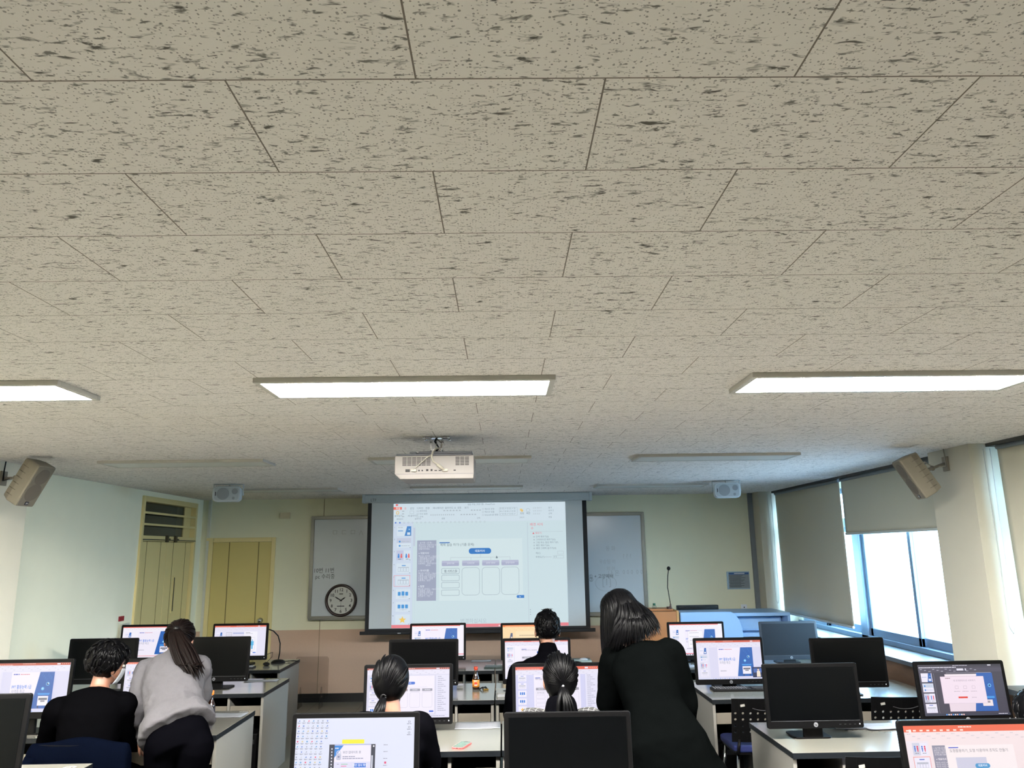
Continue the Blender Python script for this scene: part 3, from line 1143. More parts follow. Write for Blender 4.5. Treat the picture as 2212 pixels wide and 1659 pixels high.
tl, tr = ps_(797, 1086), ps_(1266, 1083)
x0, x1, ztop, zbot = (ps_(797, 1086).x + ps_(786, 1366).x) / 2, (ps_(1266, 1083).x + ps_(1276, 1361).x) / 2, 2.43, ps_(1030, 1364).z
ztop = ps_(1030, 1084).z
cx0, cx1 = ps_(785, 1080).x, ps_(1277, 1075).x
MB().rbox((cx0, -.07, ztop), (cx1, .06, ztop + .105), .02, 0).build('roller_case', M_CASE, ps)
m = MB().box((cx0 + .14, -.02, ztop + .105), (cx1 - .14, .03, CEIL))
m.build('case_gap_shade', M_BLK, ps)  # black filler standing in for the shade between case and ceiling
m = MB()
for x in (cx0, cx1 - .03): m.box((x - .004, -.074, ztop - .004), (x + .034, .064, ztop + .109))
m.build('case_end_cap', M_CASE, ps, .003)
m = MB()
flat_text(m, 'LTF', (cx0 + .14, -.0705, ztop + .035), (1, 0, 0), (0, 0, 1), .035)
m.build('case_lettering', mat('grey_print', (90, 96, 100), .6), ps)
MB().box((x0, -.004, zbot + .02), (x1, .004, ztop)).build('screen_border', M_SBLK, ps)
MB().rbox((x0 - .06, -.018, zbot - .022), (x1 + .06, .018, zbot + .018), .008, 0).build('bottom_bar', M_SBLK, ps)
wx0, wx1, wz0 = (ps_(804, 1089).x + ps_(796, 1358).x) / 2, (ps_(1257, 1087).x + ps_(1266, 1353).x) / 2, ps_(1030, 1355).z
MB().box((wx0, -.0055, wz0), (wx1, -.003, ztop)).build('screen_fabric', mat('matte_white_screen', (196, 202, 204), .8, var=.01), ps)
ix0, ix1 = (ps_(851, 1089).x + ps_(845, 1357).x) / 2, (ps_(1221, 1085).x + ps_(1228, 1353).x) / 2
iz0, iz1 = wz0 + .004, ztop - .012
m = MB()
cv = Canvas(m, (ix0, -.006, iz1), (1, 0, 0), (0, 0, -1), (0, -1, 0), ix1 - ix0, iz1 - iz0)


def lesson(cv, dim=True):
    """the lesson slide as the projector throws it"""
    G = (176, 190, 200)
    T = (120, 140, 156)
    cv.rect(0, 0, 1, 1, (206, 226, 232))
    cv.rect(0, 0, 1, .155, (212, 228, 238))
    cv.rect(0, .155, .115, .975, (206, 220, 238))
    cv.rect(0, .975, 1, 1, (236, 128, 138))
    cv.rect(0, .028, .048, .05, (240, 118, 104))
    cv.text(.013, .047, .015, '파일', (250, 235, 235), True)
    cv.rrect(.012, .004, .026, .018, .004, (235, 110, 110))
    cv.text(.43, .019, .012, '실습 파일_최종기출 - PowerPoint', T)
    for u, s in ((.062, '홈'), (.095, '삽입'), (.135, '디자인'), (.185, '전환'), (.228, '애니메이션'), (.298, '슬라이드 쇼'), (.37, '검토'), (.412, '보기')):
        cv.text(u, .047, .014, s, (228, 140, 140) if u < .07 else T)
    cv.disc(.024, .076, .014, (238, 200, 120)); cv.disc(.024, .076, .008, (212, 228, 238))
    cv.text(.006, .108, .013, '붙여넣기', T)
    cv.frame(.095, .06, .118, .085, .002, G)
    cv.text(.083, .108, .013, '새 슬라이드', T)
    for k, s in enumerate(('레이아웃', '다시 설정', '구역')):
        cv.frame(.135, .058 + k * .024, .148, .070 + k * .024, .002, G)
        cv.text(.152, .069 + k * .024, .012, s, T)
    for u in (.05,): 
        for k in range(3): cv.scrib(u, .063 + k * .022, u + .015, .008, G, k)
    for k in range(12): cv.scrib(.215 + k * .012, .097, .222 + k * .012, .009, G, k)
    for k in range(6): cv.scrib(.29 + k * .018, .062, .302 + k * .018, .009, G, k)
    for k in range(6): cv.scrib(.39 + k * .016, .097, .401 + k * .016, .009, G, k)
    for k in range(4): cv.scrib(.45 + k * .016, .062, .461 + k * .016, .009, G, k)
    for k, s in enumerate(('텍스트 방향', '텍스트 맞춤', 'SmartArt로 변환')):
        cv.frame(.515, .048 + k * .024, .525, .060 + k * .024, .002, G)
        cv.text(.53, .060 + k * .024, .012, s, T)
    cv.frame(.615, .042, .72, .11, .002, G)
    for j in range(3):
        for k in range(7):
            u, v = .623 + k * .0135, .052 + j * .022
            (cv.disc(u, v, .006, T, 10, .0045) if (j + k) % 3 == 0 else cv.frame(u - .004, v - .005, u + .004, v + .005, .0015, T) if (j + k) % 3 == 1 else cv.line(u - .004, v + .005, u + .004, v - .005, .002, T))
    cv.rect(.735, .055, .747, .072, (240, 212, 140)); cv.rect(.741, .063, .753, .08, (236, 200, 120))
    cv.text(.735, .1, .013, '정렬', T)
    cv.disc(.782, .068, .016, G, 16, .013)
    cv.text(.772, .1, .013, '빠른', T)
    for k, s in enumerate(('도형 채우기', '도형 윤곽선', '도형 효과')): cv.text(.81, .056 + k * .024, .011, s, G)
    for k, s in enumerate(('찾기', '바꾸기', '선택')): cv.text(.9, .056 + k * .024, .012, s, T)
    for u, s in ((.02, '클립보드'), (.125, '슬라이드'), (.28, '글꼴'), (.485, '단락'), (.73, '그리기'), (.9, '편집')): cv.text(u, .133, .011, s, T)
    for k in range(22): cv.disc(.015 + k * .0245, .158, .007, (90, 130, 215) if k < 2 else G, 10, 0 if k < 2 else .005)
    cv.frame(.118, .185, .130, .97, .0012, (190, 205, 222)); cv.rect(.119, .2, .129, .35, (198, 208, 226))
    # thumbnails
    tv = [.188, .284, .384, .488, .588, .692, .792, .892]
    for k, v in enumerate(tv):
        u0, u1, v0, v1 = .024, .106, v, v + .078
        if k == 7: v1 = .968
        cv.rect(u0, v0, u1, v1, (216, 230, 242))
        cv.text(.008, v + .014, .011, str(k + 1), T)
        if k == 0:
            cv.poly([(.068, v1), (.106, v1), (.106, v0), (.082, v0)], (72, 138, 205)); cv.scrib(.03, v + .037, .066, .008, (120, 170, 220), 3); cv.scrib(.03, v + .01, .06, .005, G, 4)
            cv.rect(.083, v + .05, .1, v + .07, (215, 230, 245)); cv.disc(.094, v + .025, .005, (190, 225, 250))
        elif k == 1:
            cv.rect(u0, v0, u1, v + .04, (198, 206, 226))
            for q in (.028, .062): cv.disc(.041, v + q, .008, (70, 150, 220)); cv.scrib(.05, v + q, .1, .004, G, k)
        elif k == 2:
            cv.rect(u0, v0, .064, v1, (196, 203, 228))
            for u, c in ((.036, (60, 140, 220)), (.052, (235, 110, 110)), (.08, (60, 140, 220)), (.094, (235, 110, 110))):
                cv.disc(u, v + .032, .006, c); cv.rect(u - .005, v + .038, u + .005, v + .06, c)
            cv.scrib(.034, v + .07, .054, .005, T, 2); cv.scrib(.078, v + .07, .098, .005, T, 2)
        elif k in (3, 4):
            cv.rrect(.055, v + .014, .078, v + .022, .003, (92, 160, 222))
            for q in range(4): cv.frame(.034 + q * .016, v + .034, .048 + q * .016, v + .066, .002, (170, 185, 200))
            cv.rect(.034, v + .03, .096, v + .036, (178, 190, 205))
            if k == 4: cv.frame(.012, v - .004, .104, v1 + .006, .0025, (240, 130, 130))
        elif k in (5, 6):
            for q in range(3): cv.rrect(.036 + q * .021, v + .022 - (k == 5) * .004 * (q == 1), .052 + q * .021, v + .052, .004, (64, 152, 220))
            cv.disc(.066, v + .062, .006, (195, 208, 220)); cv.rect(.044, v + .06, .088, v + .064, (190, 205, 218))
        else:
            a = []
            for q in range(10):
                rr = .03 if q % 2 == 0 else .013
                t = pi / 2 + q * pi / 5
                a.append((.064 + rr * cos(t) * .72, v + .042 - rr * sin(t)))
            cv.poly(a, (245, 205, 90))
        cv.rect(.098, v1 - .004, .104, v1, T)
    # open slide
    cv.rect(.27, .298, .745, .79, (214, 232, 236))
    cv.rect(.142, .305, .252, .787, (160, 168, 192))
    WT = (222, 230, 240)
    for k, (v, s) in enumerate(((.33, '· 실기형 · (도형) ·'), (.348, '슬라이드 기본서식 도형을'), (.364, '이용하여 조직도를'), (.38, '만들어주세요.'), (.415, '▪ 대표이사'), (.438, '텍스트 사이즈 : 14pt(굵게)'), (.453, '1.제목글꼴 (그라데이션) - 진청'), (.468, '2.정사각 둥근 도형'), (.483, '3.텍스트색은 흰'), (.498, '4.회색도 : 굵게 테두리'), (.512, '             40.0%'),
                                (.555, '▪ 부서이름'), (.575, '텍스트 사이즈 : 14pt(굵게)'), (.59, '1.글꼴 : (그라데이션)'), (.605, '2.정사각형 기본도형'), (.618, '3.글꼴 색은 : 검정'), (.632, '4.회색도 : 굵은'), (.68, '▪ 팀명'), (.7, '텍스트 사이즈 : 14pt(검정)'), (.714, '1.글꼴색 : 검정'), (.728, '2.사각형 기본도형'), (.741, '3.글자 크기 : 12pt'), (.755, '4.선굵기 : 가는'))):
        cv.text(.15, v, .012 if '▪' not in s else .014, s, WT, '▪' in s)
    cv.rect(.27, .322, .329, .330, (40, 110, 190))
    cv.text(.274, .352, .018, '예제 실습 하기! (기출 문제)', (96, 116, 130))
    cv.rrect(.438, .373, .566, .42, .022, (44, 122, 200))
    cv.text(.502, .404, .016, '대표이사', (225, 238, 248), True, True)
    cv.line(.505, .42, .505, .446, .002, G); cv.line(.333, .447, .674, .447, .002, G)
    xs = (.284, .40, .514, .624)
    for k, u in enumerate(xs):
        cv.line(u + .05, .447, u + .05, .474, .002, G)
        cv.rrect(u, .472, u + .098, .514, .006, (172, 178, 206))
        cv.rrect(u, .472, u + .098, .49, .006, (186, 191, 216))
        cv.text(u + .049, .5, .012, ('전략기획', '디자인부', '운영기획부', '경영지원부')[k], (232, 238, 246), False, True)
    for k in range(4):
        v = (.531, .586, .643, .702)[k]
        cv.frame(.283, v, .385, v + .047, .0035, (160, 180, 192), .01)
    cv.text(.334, .562, .016, '웹 서비스팀', (130, 145, 158), True, True)
    cv.line(.30, .5665, .366, .5665, .0015, (130, 145, 158))
    for u in xs[1:]: cv.frame(u - .002, .527, u + .1, .748, .0032, (166, 184, 196), .03)
    cv.rrect(.708, .752, .751, .775, .01, (52, 128, 205)); cv.rect(.735, .752, .751, .775, (52, 128, 205))
    cv.text(.727, .768, .009, '5p', (225, 238, 248), True, True)
    cv.poly([(.592, .457), (.604, .457), (.6, .442), (.596, .436)], (110, 130, 140))
    # task pane
    cv.rect(.775, .17, .777, .97, (186, 200, 214))
    cv.text(.79, .197, .02, '배경 서식', (230, 120, 135))
    cv.disc(.803, .217, .008, (232, 130, 140), 12, .005)
    cv.line(.79, .246, .98, .246, .0015, G)
    cv.text(.803, .265, .014, '▲ 채우기', (225, 110, 125))
    for k, s in enumerate(('단색 채우기(S)', '그라데이션 채우기(G)', '그림 또는 질감 채우기(P)', '패턴 채우기(A)', '배경 그래픽 숨기기(H)')):
        cv.disc(.813, .288 + k * .0235, .005, T, 10, .003)
        cv.text(.823, .294 + k * .0235, .013, s, T)
    cv.text(.82, .427, .013, '색(C)', T); cv.frame(.945, .406, .98, .432, .002, G)
    cv.text(.82, .458, .013, '투명도(T)', T); cv.line(.868, .452, .912, .452, .003, G); cv.frame(.92, .44, .98, .464, .002, G); cv.text(.925, .457, .012, '0 %', T)
    cv.text(.39, .962, .028, '변경하십시오', (176, 194, 204))
    cv.rect(.605, .981, .614, .992, (250, 225, 228))
    for k in range(3): cv.disc(.785, .868 + k * .018, .003, T, 8)


lesson(cv)
m.build('projected_picture', screen_mat('projected_light', .92), ps)
m = MB()
m.box((-1.32, -.0185, zbot - .008), (-1.28, -.0178, zbot - .001))
m.build('bar_label', M_WHITE, ps)

# ------------------------------------------------------------------ teacher's corner
M_WOOD = mat('orange_wood_veneer', (176, 116, 70), .4, var=.16, scale=7, stretch=(1, 8, .8))
M_CONS = mat('pale_blue_console', (150, 184, 222), .4, var=.02)
lc = thing('lectern', 'orange wooden lectern beside the pale blue console at the front', 'lectern', (1.80, 9.45, 0))
MB().box((-.245, -.16, 0), (.215, .22, 1.145)).build('body', M_WOOD, lc, .006)
MB().box((.215, -.165, 0), (.245, .225, 1.155)).build('side_board', mat('light_wood_edge', (200, 150, 92), .4, var=.12, scale=9, stretch=(3, 3, .6)), lc, .004)
m = MB().box((-.25, -.02, 1.145), (.21, .24, 1.165))
m.build('reading_top', M_WOOD, lc, .004)
mc = thing('gooseneck_microphone', 'thin black gooseneck microphone rising from the wooden lectern', 'microphone', (1.99, 9.42, 1.165))
MB().rbox((-.05, -.03, 0), (.0, .06, .025), .01, 2).cyl((-.01, 0, .02), (-.01, 0, .06), .012, .008).build('base', mat('dark_brown_base', (70, 44, 34), .4), mc, .003)
a = Vector((-.01, 0, .05))
MB().tube([a, a + Vector((-.012, 0, .10)), a + Vector((-.024, 0, .2)), a + Vector((-.015, -.005, .33)), a + Vector((-.005, -.01, .40))], .0052, 8).build('gooseneck', M_BLK, mc)
MB().ball((-.012, -.012, .468 + .0), (.021, .021, .024)).build('foam_head', mat('black_foam', (10, 10, 10), .95), mc)
bt = thing('small_bottle', 'small clear bottle with a green cap on the wooden lectern', 'bottle', (1.80, 9.5, 1.165))
MB().tube([(0, 0, 0), (0, 0, .03), (0, 0, .04)], [.026, .026, .012], 14).build('bottle_body', glass('clear_plastic_bottle', (.85, .9, .9), .08), bt)
MB().cyl((0, 0, .038), (0, 0, .062), .016).build('cap', mat('green_cap', (22, 88, 72), .4), bt)

cs = thing('console_desk', 'pale blue steel console desk across the front right corner', 'desk', (2.70, 9.55, 0))
# curved front panel: bulges forward and drops away at its right end
pts = [(-.645, 1.135), (-.05, 1.135), (-.0, 1.11), (.05, 1.03), (.075, .93), (.085, .72), (-.645, .72)]
MB().prism([(z, x) for x, z in pts], 1, -.28, .08).build('curved_cabinet', M_CONS, cs, .008)
MB().box((-.645, -.30, .0), (.085, .08, .74)).build('lower_cabinet', M_CONS, cs, .006)
MB().box((-.645, .081, .0), (.085, .32, .85)).build('monitor_shelf', M_CONS, cs, .004)
m = MB().box((-.02, -.22, 1.075), (.665, .42, 1.115)).box((.63, -.22, .88), (.665, .42, 1.075))
m.build('side_top', M_CONS, cs, .004)
MB().box((.07, -.06, .89), (.62, .38, 1.06)).build('roll_cover', mat('pale_blue_roll_cover', (158, 192, 226), .3), cs, .03, )
MB().box((.085, -.18, .84), (.665, .42, .885)).build('side_shelf', M_CONS, cs, .003)
MB().box((.085, .36, .0), (.62, .42, .84)).build('modesty_panel', M_WAINS, cs)
m = MB().box((.62, -.18, 0), (.665, .42, .84))
m.build('side_panel', M_CONS, cs, .003)
tm = thing('computer_monitor', 'black teacher monitor whose top edge shows above the pale blue console', 'monitor', (2.37, 9.72, 1.137))
MB().rbox((-.255, -.02, -.25), (.255, .02, .047), .008, 1).build('casing', M_BLK, tm)
MB().rbox((-.12, -.05, -.287), (.12, .09, -.272), .03, 2).box((-.03, .0, -.28), (.03, .03, -.2)).build('stand', M_BLK, tm)
MB().box((-.24, -.0215, -.23), (.24, -.0195, .03)).build('screen', mat('dark_screen_glass', (8, 10, 13), .2), tm)
ed = thing('equipment_rack', 'dark equipment with grey boxes under the console side shelf', 'equipment', (2.93, 9.55, 0))
MB().box((-.13, -.05, .0), (.25, .3, .62)).build('rack_body', M_BLK, ed, .004)
MB().box((-.05, -.056, .5), (.2, -.05, .6)).build('grey_unit', mat('grey_unit', (120, 126, 130), .4), ed)
m = MB()
for k in range(4): m.cyl((-.1, -.053, .45 - k * .05), (-.1, -.056, .45 - k * .05), .012, n=10)
m.build('rack_socket', mat('dark_grey_socket', (60, 62, 64), .4), ed)

# ------------------------------------------------------------------ desks
M_TOP = mat('light_grey_laminate', (124, 123, 115), .155, spec=1.0, var=.02, scale=60)
M_EDGE = mat('dark_edge_band', (20, 24, 28), .45, spec=.3)
M_PANEL = mat('warm_grey_side_panel', (132, 130, 124), .45, var=.03, scale=50)
M_DRAW = mat('beige_shelf_front', (118, 112, 101), .45, var=.03)
M_VOID = mat('desk_cavity_shade', (12, 12, 13), .7, spec=.2)  # near-black puts the shadow of the desk cavity into shelf and back panel
DZ = .72
DD = .79
GRP_D = 'computer desks in rows'


def desk(x0, x1, yf, label, cubby='right'):
    w = x1 - x0
    t = thing('computer_desk', label, 'desk', ((x0 + x1) / 2, yf + DD / 2, 0), 0, GRP_D)
    a, b = w / 2, DD / 2
    MB().box((-a, -b, DZ - .026), (a, b, DZ)).build('desk_top', M_TOP, t, .0015)
    m = MB()
    m.box((-a, -b - .003, DZ - .032), (a, -b + .012, DZ - .001)).box((-a, b - .012, DZ - .032), (a, b + .003, DZ - .001))
    m.box((-a - .001, -b, DZ - .032), (-a + .012, b, DZ - .001)).box((a - .012, -b, DZ - .032), (a + .001, b, DZ - .001))
    m.build('edge_band', M_EDGE, t)
    for x in (-a + .004, a - .026):
        MB().box((x, -b + .02, 0), (x + .022, b - .01, DZ - .03)).build('side_panel', M_PANEL, t, .001)
    k = a - .31 if cubby == 'right' else -a + .29
    MB().box((k, -b + .03, 0), (k + .02, b - .03, DZ - .03)).build('divider', M_PANEL, t, .001)
    for (u0, u1) in ((-a + .03, k - .004), (k + .024, a - .03)):
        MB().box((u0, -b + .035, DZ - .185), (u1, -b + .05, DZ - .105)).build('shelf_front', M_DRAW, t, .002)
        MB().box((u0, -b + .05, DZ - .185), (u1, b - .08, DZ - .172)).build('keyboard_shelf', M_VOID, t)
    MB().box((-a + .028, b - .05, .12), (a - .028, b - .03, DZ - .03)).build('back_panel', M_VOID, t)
    return t


DESKS = {
    'L1a': (-4.04, -3.28, 8.15, 'narrow desk against the pale left wall, front row'),
    'L1b': (-3.27, -2.275, 8.2, 'front row desk of the left block holding the gooseneck stand and mouse'),
    'L2a': (-4.03, -3.04, 6.86, 'left block second row desk against the pale wall, under the dark monitor'),
    'L2b': (-3.03, -2.03, 6.87, 'left block second row desk with white printed sheet, its bluish end panel on the aisle'),
    'L3a': (-3.89, -2.89, 5.36, 'left block third row desk in front of the man in the black sweater'),
    'L3b': (-2.88, -1.875, 5.36, 'left block third row desk beside the woman in the grey sweater, with orange capped bottle'),
    'L4a': (-3.36, -2.335, 3.92, 'near left desk with numbered sticker at the bottom left corner of the photo'),
    'C1a': (-1.08, -.10, 7.93, 'centre block front row desk holding the loose white sheet'),
    'C1b': (-.09, .92, 7.93, 'centre block front row desk holding the spiral notebook'),
    'C2a': (-1.075, -.085, 6.41, 'centre block second row desk with the brown drink bottle'),
    'C2b': (-.075, .93, 6.41, 'centre block second row desk of the short-haired man in black'),
    'C3a': (-1.05, -.03, 4.84, 'centre block third row desk with the pink phone'),
    'C3b': (-.02, .98, 4.84, 'centre block third row desk of the woman in the plaid shirt'),
    'C4a': (-1.03, -.01, 3.32, 'nearest centre desk carrying the monitor with desktop icons'),
    'C4b': (.0, 1.0, 3.32, 'nearest centre desk carrying the big dark monitor'),
    'R1a': (1.6, 2.6, 7.8, 'right block front row desk by the lectern, with blue sheet'),
    'R1b': (2.61, 3.39, 7.75, 'right block front row desk by the window under the bluish dark monitor'),
    'R2a': (1.6, 2.6, 6.27, 'right block second row desk with black keyboard on it'),
    'R2b': (2.61, 3.39, 6.23, 'right block second row desk by the window, shining light blue'),
    'R3a': (1.63, 2.62, 4.67, 'right block third row desk with loose white papers beside the dark monitor'),
    'R3b': (2.63, 3.39, 4.67, 'right block third row desk by the window under the dark themed screen'),
    'R4a': (1.62, 2.62, 3.05, 'nearest right desk below the orange topped screen at the photo corner'),
}
for k, (x0, x1, yf, lb) in DESKS.items():
    desk(x0, x1, yf, lb, 'right' if k[0] != 'R' else 'left')

# computer cases in the cubbies
CASES = 'black computer cases in the desk cubbies'
pc0 = None
for k, (x0, x1, yf, lb) in DESKS.items():
    if k in ('L1a', 'L2a', 'L3a', 'C4a', 'C4b', 'R4a', 'R1a', 'R1b', 'R3b', 'C1b', 'C2b', 'L4a', 'C3b'): continue
    cx = x1 - .16 if k[0] != 'R' else x0 + .15
    lab = 'black computer case in the open cubby of the ' + {'L1b': 'front desk with the mouse', 'L2b': 'second row desk on the left aisle', 'L3b': 'desk beside the grey-sweater woman',
                                                           'C1a': 'front centre desk', 'C2a': 'desk with the brown drink bottle', 'C3a': 'desk with the pink phone',
                                                           'R2a': 'desk with the black keyboard', 'R2b': 'light blue shining desk', 'R3a': 'desk with loose white papers'}[k]
    if pc0 is None:
        pc0 = thing('computer_case', lab, 'computer', (cx, yf + .3, 0), 0, CASES)
        MB().rbox((-.09, -.2, .0), (.09, .2, .38), .008, 1).build('case_body', M_BLK, pc0, .003)
        MB().box((-.07, -.203, .30), (.07, -.199, .335)).build('drive_bay', mat('grey_drive_bay', (46, 48, 50), .35), pc0)
        MB().cyl((.05, -.2035, .26), (.05, -.2, .26), .008, n=12).build('power_button', M_STEEL, pc0)
    else:
        dup(pc0, (cx, yf + .3, 0), 0, lab, CASES)

# ------------------------------------------------------------------ monitors
M_BEZ = mat('black_monitor_bezel', (6, 6, 7), .5, spec=.12)
M_OFF = mat('switched_off_screen', (3, 4, 5), .3, spec=.14)
M_SCR = screen_mat('lit_display', 1.0)
M_LOGOR = mat('silver_round_logo', (120, 122, 126), .4, metal=0)
GRP_M = 'computer monitors on the desks'
W, H = .585, .37
SB, ST, SS = .044, .022, .022     # bezel: bottom, top, sides
SW, SH = W - 2 * SS, H - SB - ST
WHITE = (234, 230, 246)
LAV = (216, 214, 238)
RED = (206, 84, 56)
BLUE = (18, 92, 178)


def top_bar(cv, c=RED, t=.045):
    cv.rect(0, 0, 1, t, c)
    cv.scrib(.42, t * .35, .58, .008, (240, 205, 195), 1)
    cv.scrib(.02, t * .72, .3, .010, (240, 200, 190), 2)
    cv.rect(.84, t * .25, .88, t * .75, (240, 225, 235))
    for k in range(4): cv.rect(.9 + k * .025, t * .35, .908 + k * .025, t * .6, (240, 205, 200))


def ribbon(cv, t=.045, h=.13):
    cv.rect(0, t, 1, t + h, (226, 223, 240))
    for k in range(26):
        cv.scrib(.02 + k * .036, t + .03 + (k % 3) * .03, .045 + k * .036, .008, (196, 194, 214), k)


def thumb_title(cv, u0, v0, u1, v1):
    w, h = u1 - u0, v1 - v0
    cv.rect(u0, v0, u1, v1, WHITE)
    cv.poly([(u0 + .55 * w, v1), (u0 + .95 * w, v1), (u0 + .95 * w, v0), (u0 + .68 * w, v0)], BLUE)
    cv.rect(u0 + .66 * w, v0 + .62 * h, u0 + .88 * w, v0 + .88 * h, (214, 222, 240))
    cv.disc(u0 + .82 * w, v0 + .34 * h, h * .06, (150, 210, 250))
    cv.scrib(u0 + .06 * w, v0 + .45 * h, u0 + .5 * w, h * .06, (150, 170, 215), 5)


def thumb_people(cv, u0, v0, u1, v1):
    w, h = u1 - u0, v1 - v0
    cv.rect(u0, v0, u1, v1, WHITE)
    cv.rect(u0, v0, u0 + w * .5, v1, (206, 206, 224))
    for f, c in ((.15, (60, 110, 205)), (.33, (226, 40, 84)), (.64, (60, 110, 205)), (.82, (226, 40, 84))):
        cv.disc(u0 + f * w, v0 + .3 * h, h * .07, c)
        cv.poly([(u0 + (f - .05) * w, v0 + .38 * h), (u0 + (f - .025) * w, v0 + .72 * h), (u0 + (f + .025) * w, v0 + .72 * h), (u0 + (f + .05) * w, v0 + .38 * h)], c)
    cv.scrib(u0 + .12 * w, v0 + .84 * h, u0 + .38 * w, h * .05, (120, 120, 140), 2)
    cv.scrib(u0 + .62 * w, v0 + .84 * h, u0 + .88 * w, h * .05, (120, 120, 140), 3)


def thumb_lines(cv, u0, v0, u1, v1):
    w, h = u1 - u0, v1 - v0
    cv.rect(u0, v0, u1, v1, WHITE)
    cv.rect(u0, v0, u1, v0 + .5 * h, (204, 210, 228))
    for f in (.3, .75):
        cv.disc(u0 + .2 * w, v0 + f * h, h * .1, (40, 130, 215))
        cv.scrib(u0 + .32 * w, v0 + f * h, u0 + .9 * w, h * .05, (150, 170, 205), 4)


def thumb_table(cv, u0, v0, u1, v1):
    w, h = u1 - u0, v1 - v0
    cv.rect(u0, v0, u1, v1, WHITE)
    cv.rect(u0 + .32 * w, v0 + .12 * h, u0 + .66 * w, v0 + .2 * h, (80, 110, 200))
    cv.rect(u0 + .12 * w, v0 + .38 * h, u0 + .88 * w, v0 + .5 * h, (180, 182, 196))
    for q in range(4): cv.frame(u0 + (.12 + q * .19) * w, v0 + .5 * h, u0 + (.29 + q * .19) * w, v0 + .85 * h, .004, (186, 188, 204))


def thumb_cards(cv, u0, v0, u1, v1):
    w, h = u1 - u0, v1 - v0
    cv.rect(u0, v0, u1, v1, WHITE)
    for q in range(3): cv.rrect(u0 + (.2 + q * .22) * w, v0 + .24 * h, u0 + (.36 + q * .22) * w, v0 + .66 * h, .006, (22, 118, 210))
    cv.rect(u0 + .3 * w, v0 + .76 * h, u0 + .7 * w, v0 + .81 * h, (190, 195, 210))


def star(cv, u, v, r, c):
    a = []
    for q in range(10):
        rr = r if q % 2 == 0 else r * .42
        t = pi / 2 + q * pi / 5
        a.append((u + rr * cos(t) * cv.h / cv.w, v - rr * sin(t)))
    cv.poly(a, c)


def title_slide(cv, u0, v0, u1, v1):
    """the blue panelled title slide, drawn into a rectangle"""
    w, h = u1 - u0, v1 - v0

    def U(f): return u0 + f * w
    def V(f): return v0 + f * h
    cv.rect(u0, v0, u1, v1, (238, 232, 246))
    cv.scrib(U(.04), V(.06), U(.18), h * .03, (86, 96, 190), 1)
    cv.scrib(U(.2), V(.062), U(.42), h * .02, (205, 120, 140), 2)
    cv.text(U(.03), V(.45), .085 * h, 'PPT 활용능력 1급', (96, 140, 222), True, width=.46 * w)
    cv.text(U(.035), V(.565), .078 * h, '자격증 특강', (150, 156, 180), width=.31 * w)
    cv.scrib(U(.05), V(.81), U(.22), h * .025, (160, 160, 180), 3)
    cv.poly([(U(.53), V(1)), (U(1), V(1)), (U(1), V(0)), (U(.66), V(0))], BLUE)
    for k in range(7):
        q = U(.72 + .035 * k); r_ = V(.1 + .05 * (k * 5 % 4))
        cv.line(q, r_, q + .012 * w, r_ - .07 * h, .004, (70, 140, 215))
    cv.disc(U(.87), V(.33), .05 * h, (120, 205, 250)); cv.disc(U(.87), V(.33), .036 * h, (14, 70, 140)); cv.disc(U(.885), V(.315), .018 * h, (230, 245, 255))
    cv.disc(U(.765), V(.46), .045 * h, (96, 190, 245)); cv.rect(U(.75), V(.44), U(.78), V(.47), (200, 230, 250))
    cv.poly([(U(.68), V(.63)), (U(.93), V(.63)), (U(.95), V(.58)), (U(.66), V(.58))], (60, 150, 225))
    cv.rect(U(.68), V(.66), U(.92), V(.92), (240, 236, 246)); cv.rect(U(.7), V(.71), U(.9), V(.77), (110, 112, 128)); cv.rect(U(.75), V(.78), U(.85), V(.82), (130, 132, 148))
    cv.rect(U(.69), V(.92), U(.72), V(.99), (36, 60, 100)); cv.rect(U(.87), V(.92), U(.9), V(.99), (36, 60, 100))


def strip(cv, kinds, u0=.045, u1=.155, v=.2, dv=.165, h=.13, sel=None):
    fn = dict(t=thumb_title, p=thumb_people, l=thumb_lines, b=thumb_table, c=thumb_cards)
    for k, q in enumerate(kinds):
        a, b_ = v + k * dv, min(v + k * dv + h, .96)
        if q == 's':
            cv.rect(u0, a, u1, b_, WHITE); star(cv, (u0 + u1) / 2, a + (b_ - a) * .55, h * .4, (248, 190, 60))
        else:
            fn[q](cv, u0, a, u1, b_)
        if k == sel: cv.frame(u0 - .008, a - .012, u1 + .008, b_ + .012, .006, (230, 110, 90))


def pic_title(cv, bar=RED, webcam=False, t=.05, thumbs='tlpb', u0=.32, u1=.86):
    cv.rect(0, 0, 1, 1, LAV)
    ribbon(cv, t)
    top_bar(cv, bar, t)
    cv.rect(.0, .18, .19, .965, (224, 222, 240))
    strip(cv, thumbs, v=.19, dv=.19, h=.155)
    title_slide(cv, u0, .185, u1, .93)
    cv.rect(0, .965, 1, 1, (214, 216, 240))
    for k in range(12): cv.rect(.22 + k * .035, .972, .235 + k * .035, .99, (120, 150, 220) if k % 2 else (190, 190, 214))
    if webcam:
        cv.rect(.835, .7, 1, .965, (26, 40, 84)); cv.rect(.85, .735, 1, .84, (70, 104, 178))
        cv.disc(.925, .755, .03, (236, 206, 190)); cv.disc(.925, .742, .03, (30, 24, 26)); cv.disc(.925, .765, .022, (236, 206, 190))
        cv.poly([(.895, .95), (.955, .95), (.95, .81), (.935, .79), (.915, .79), (.9, .81)], (236, 222, 206))


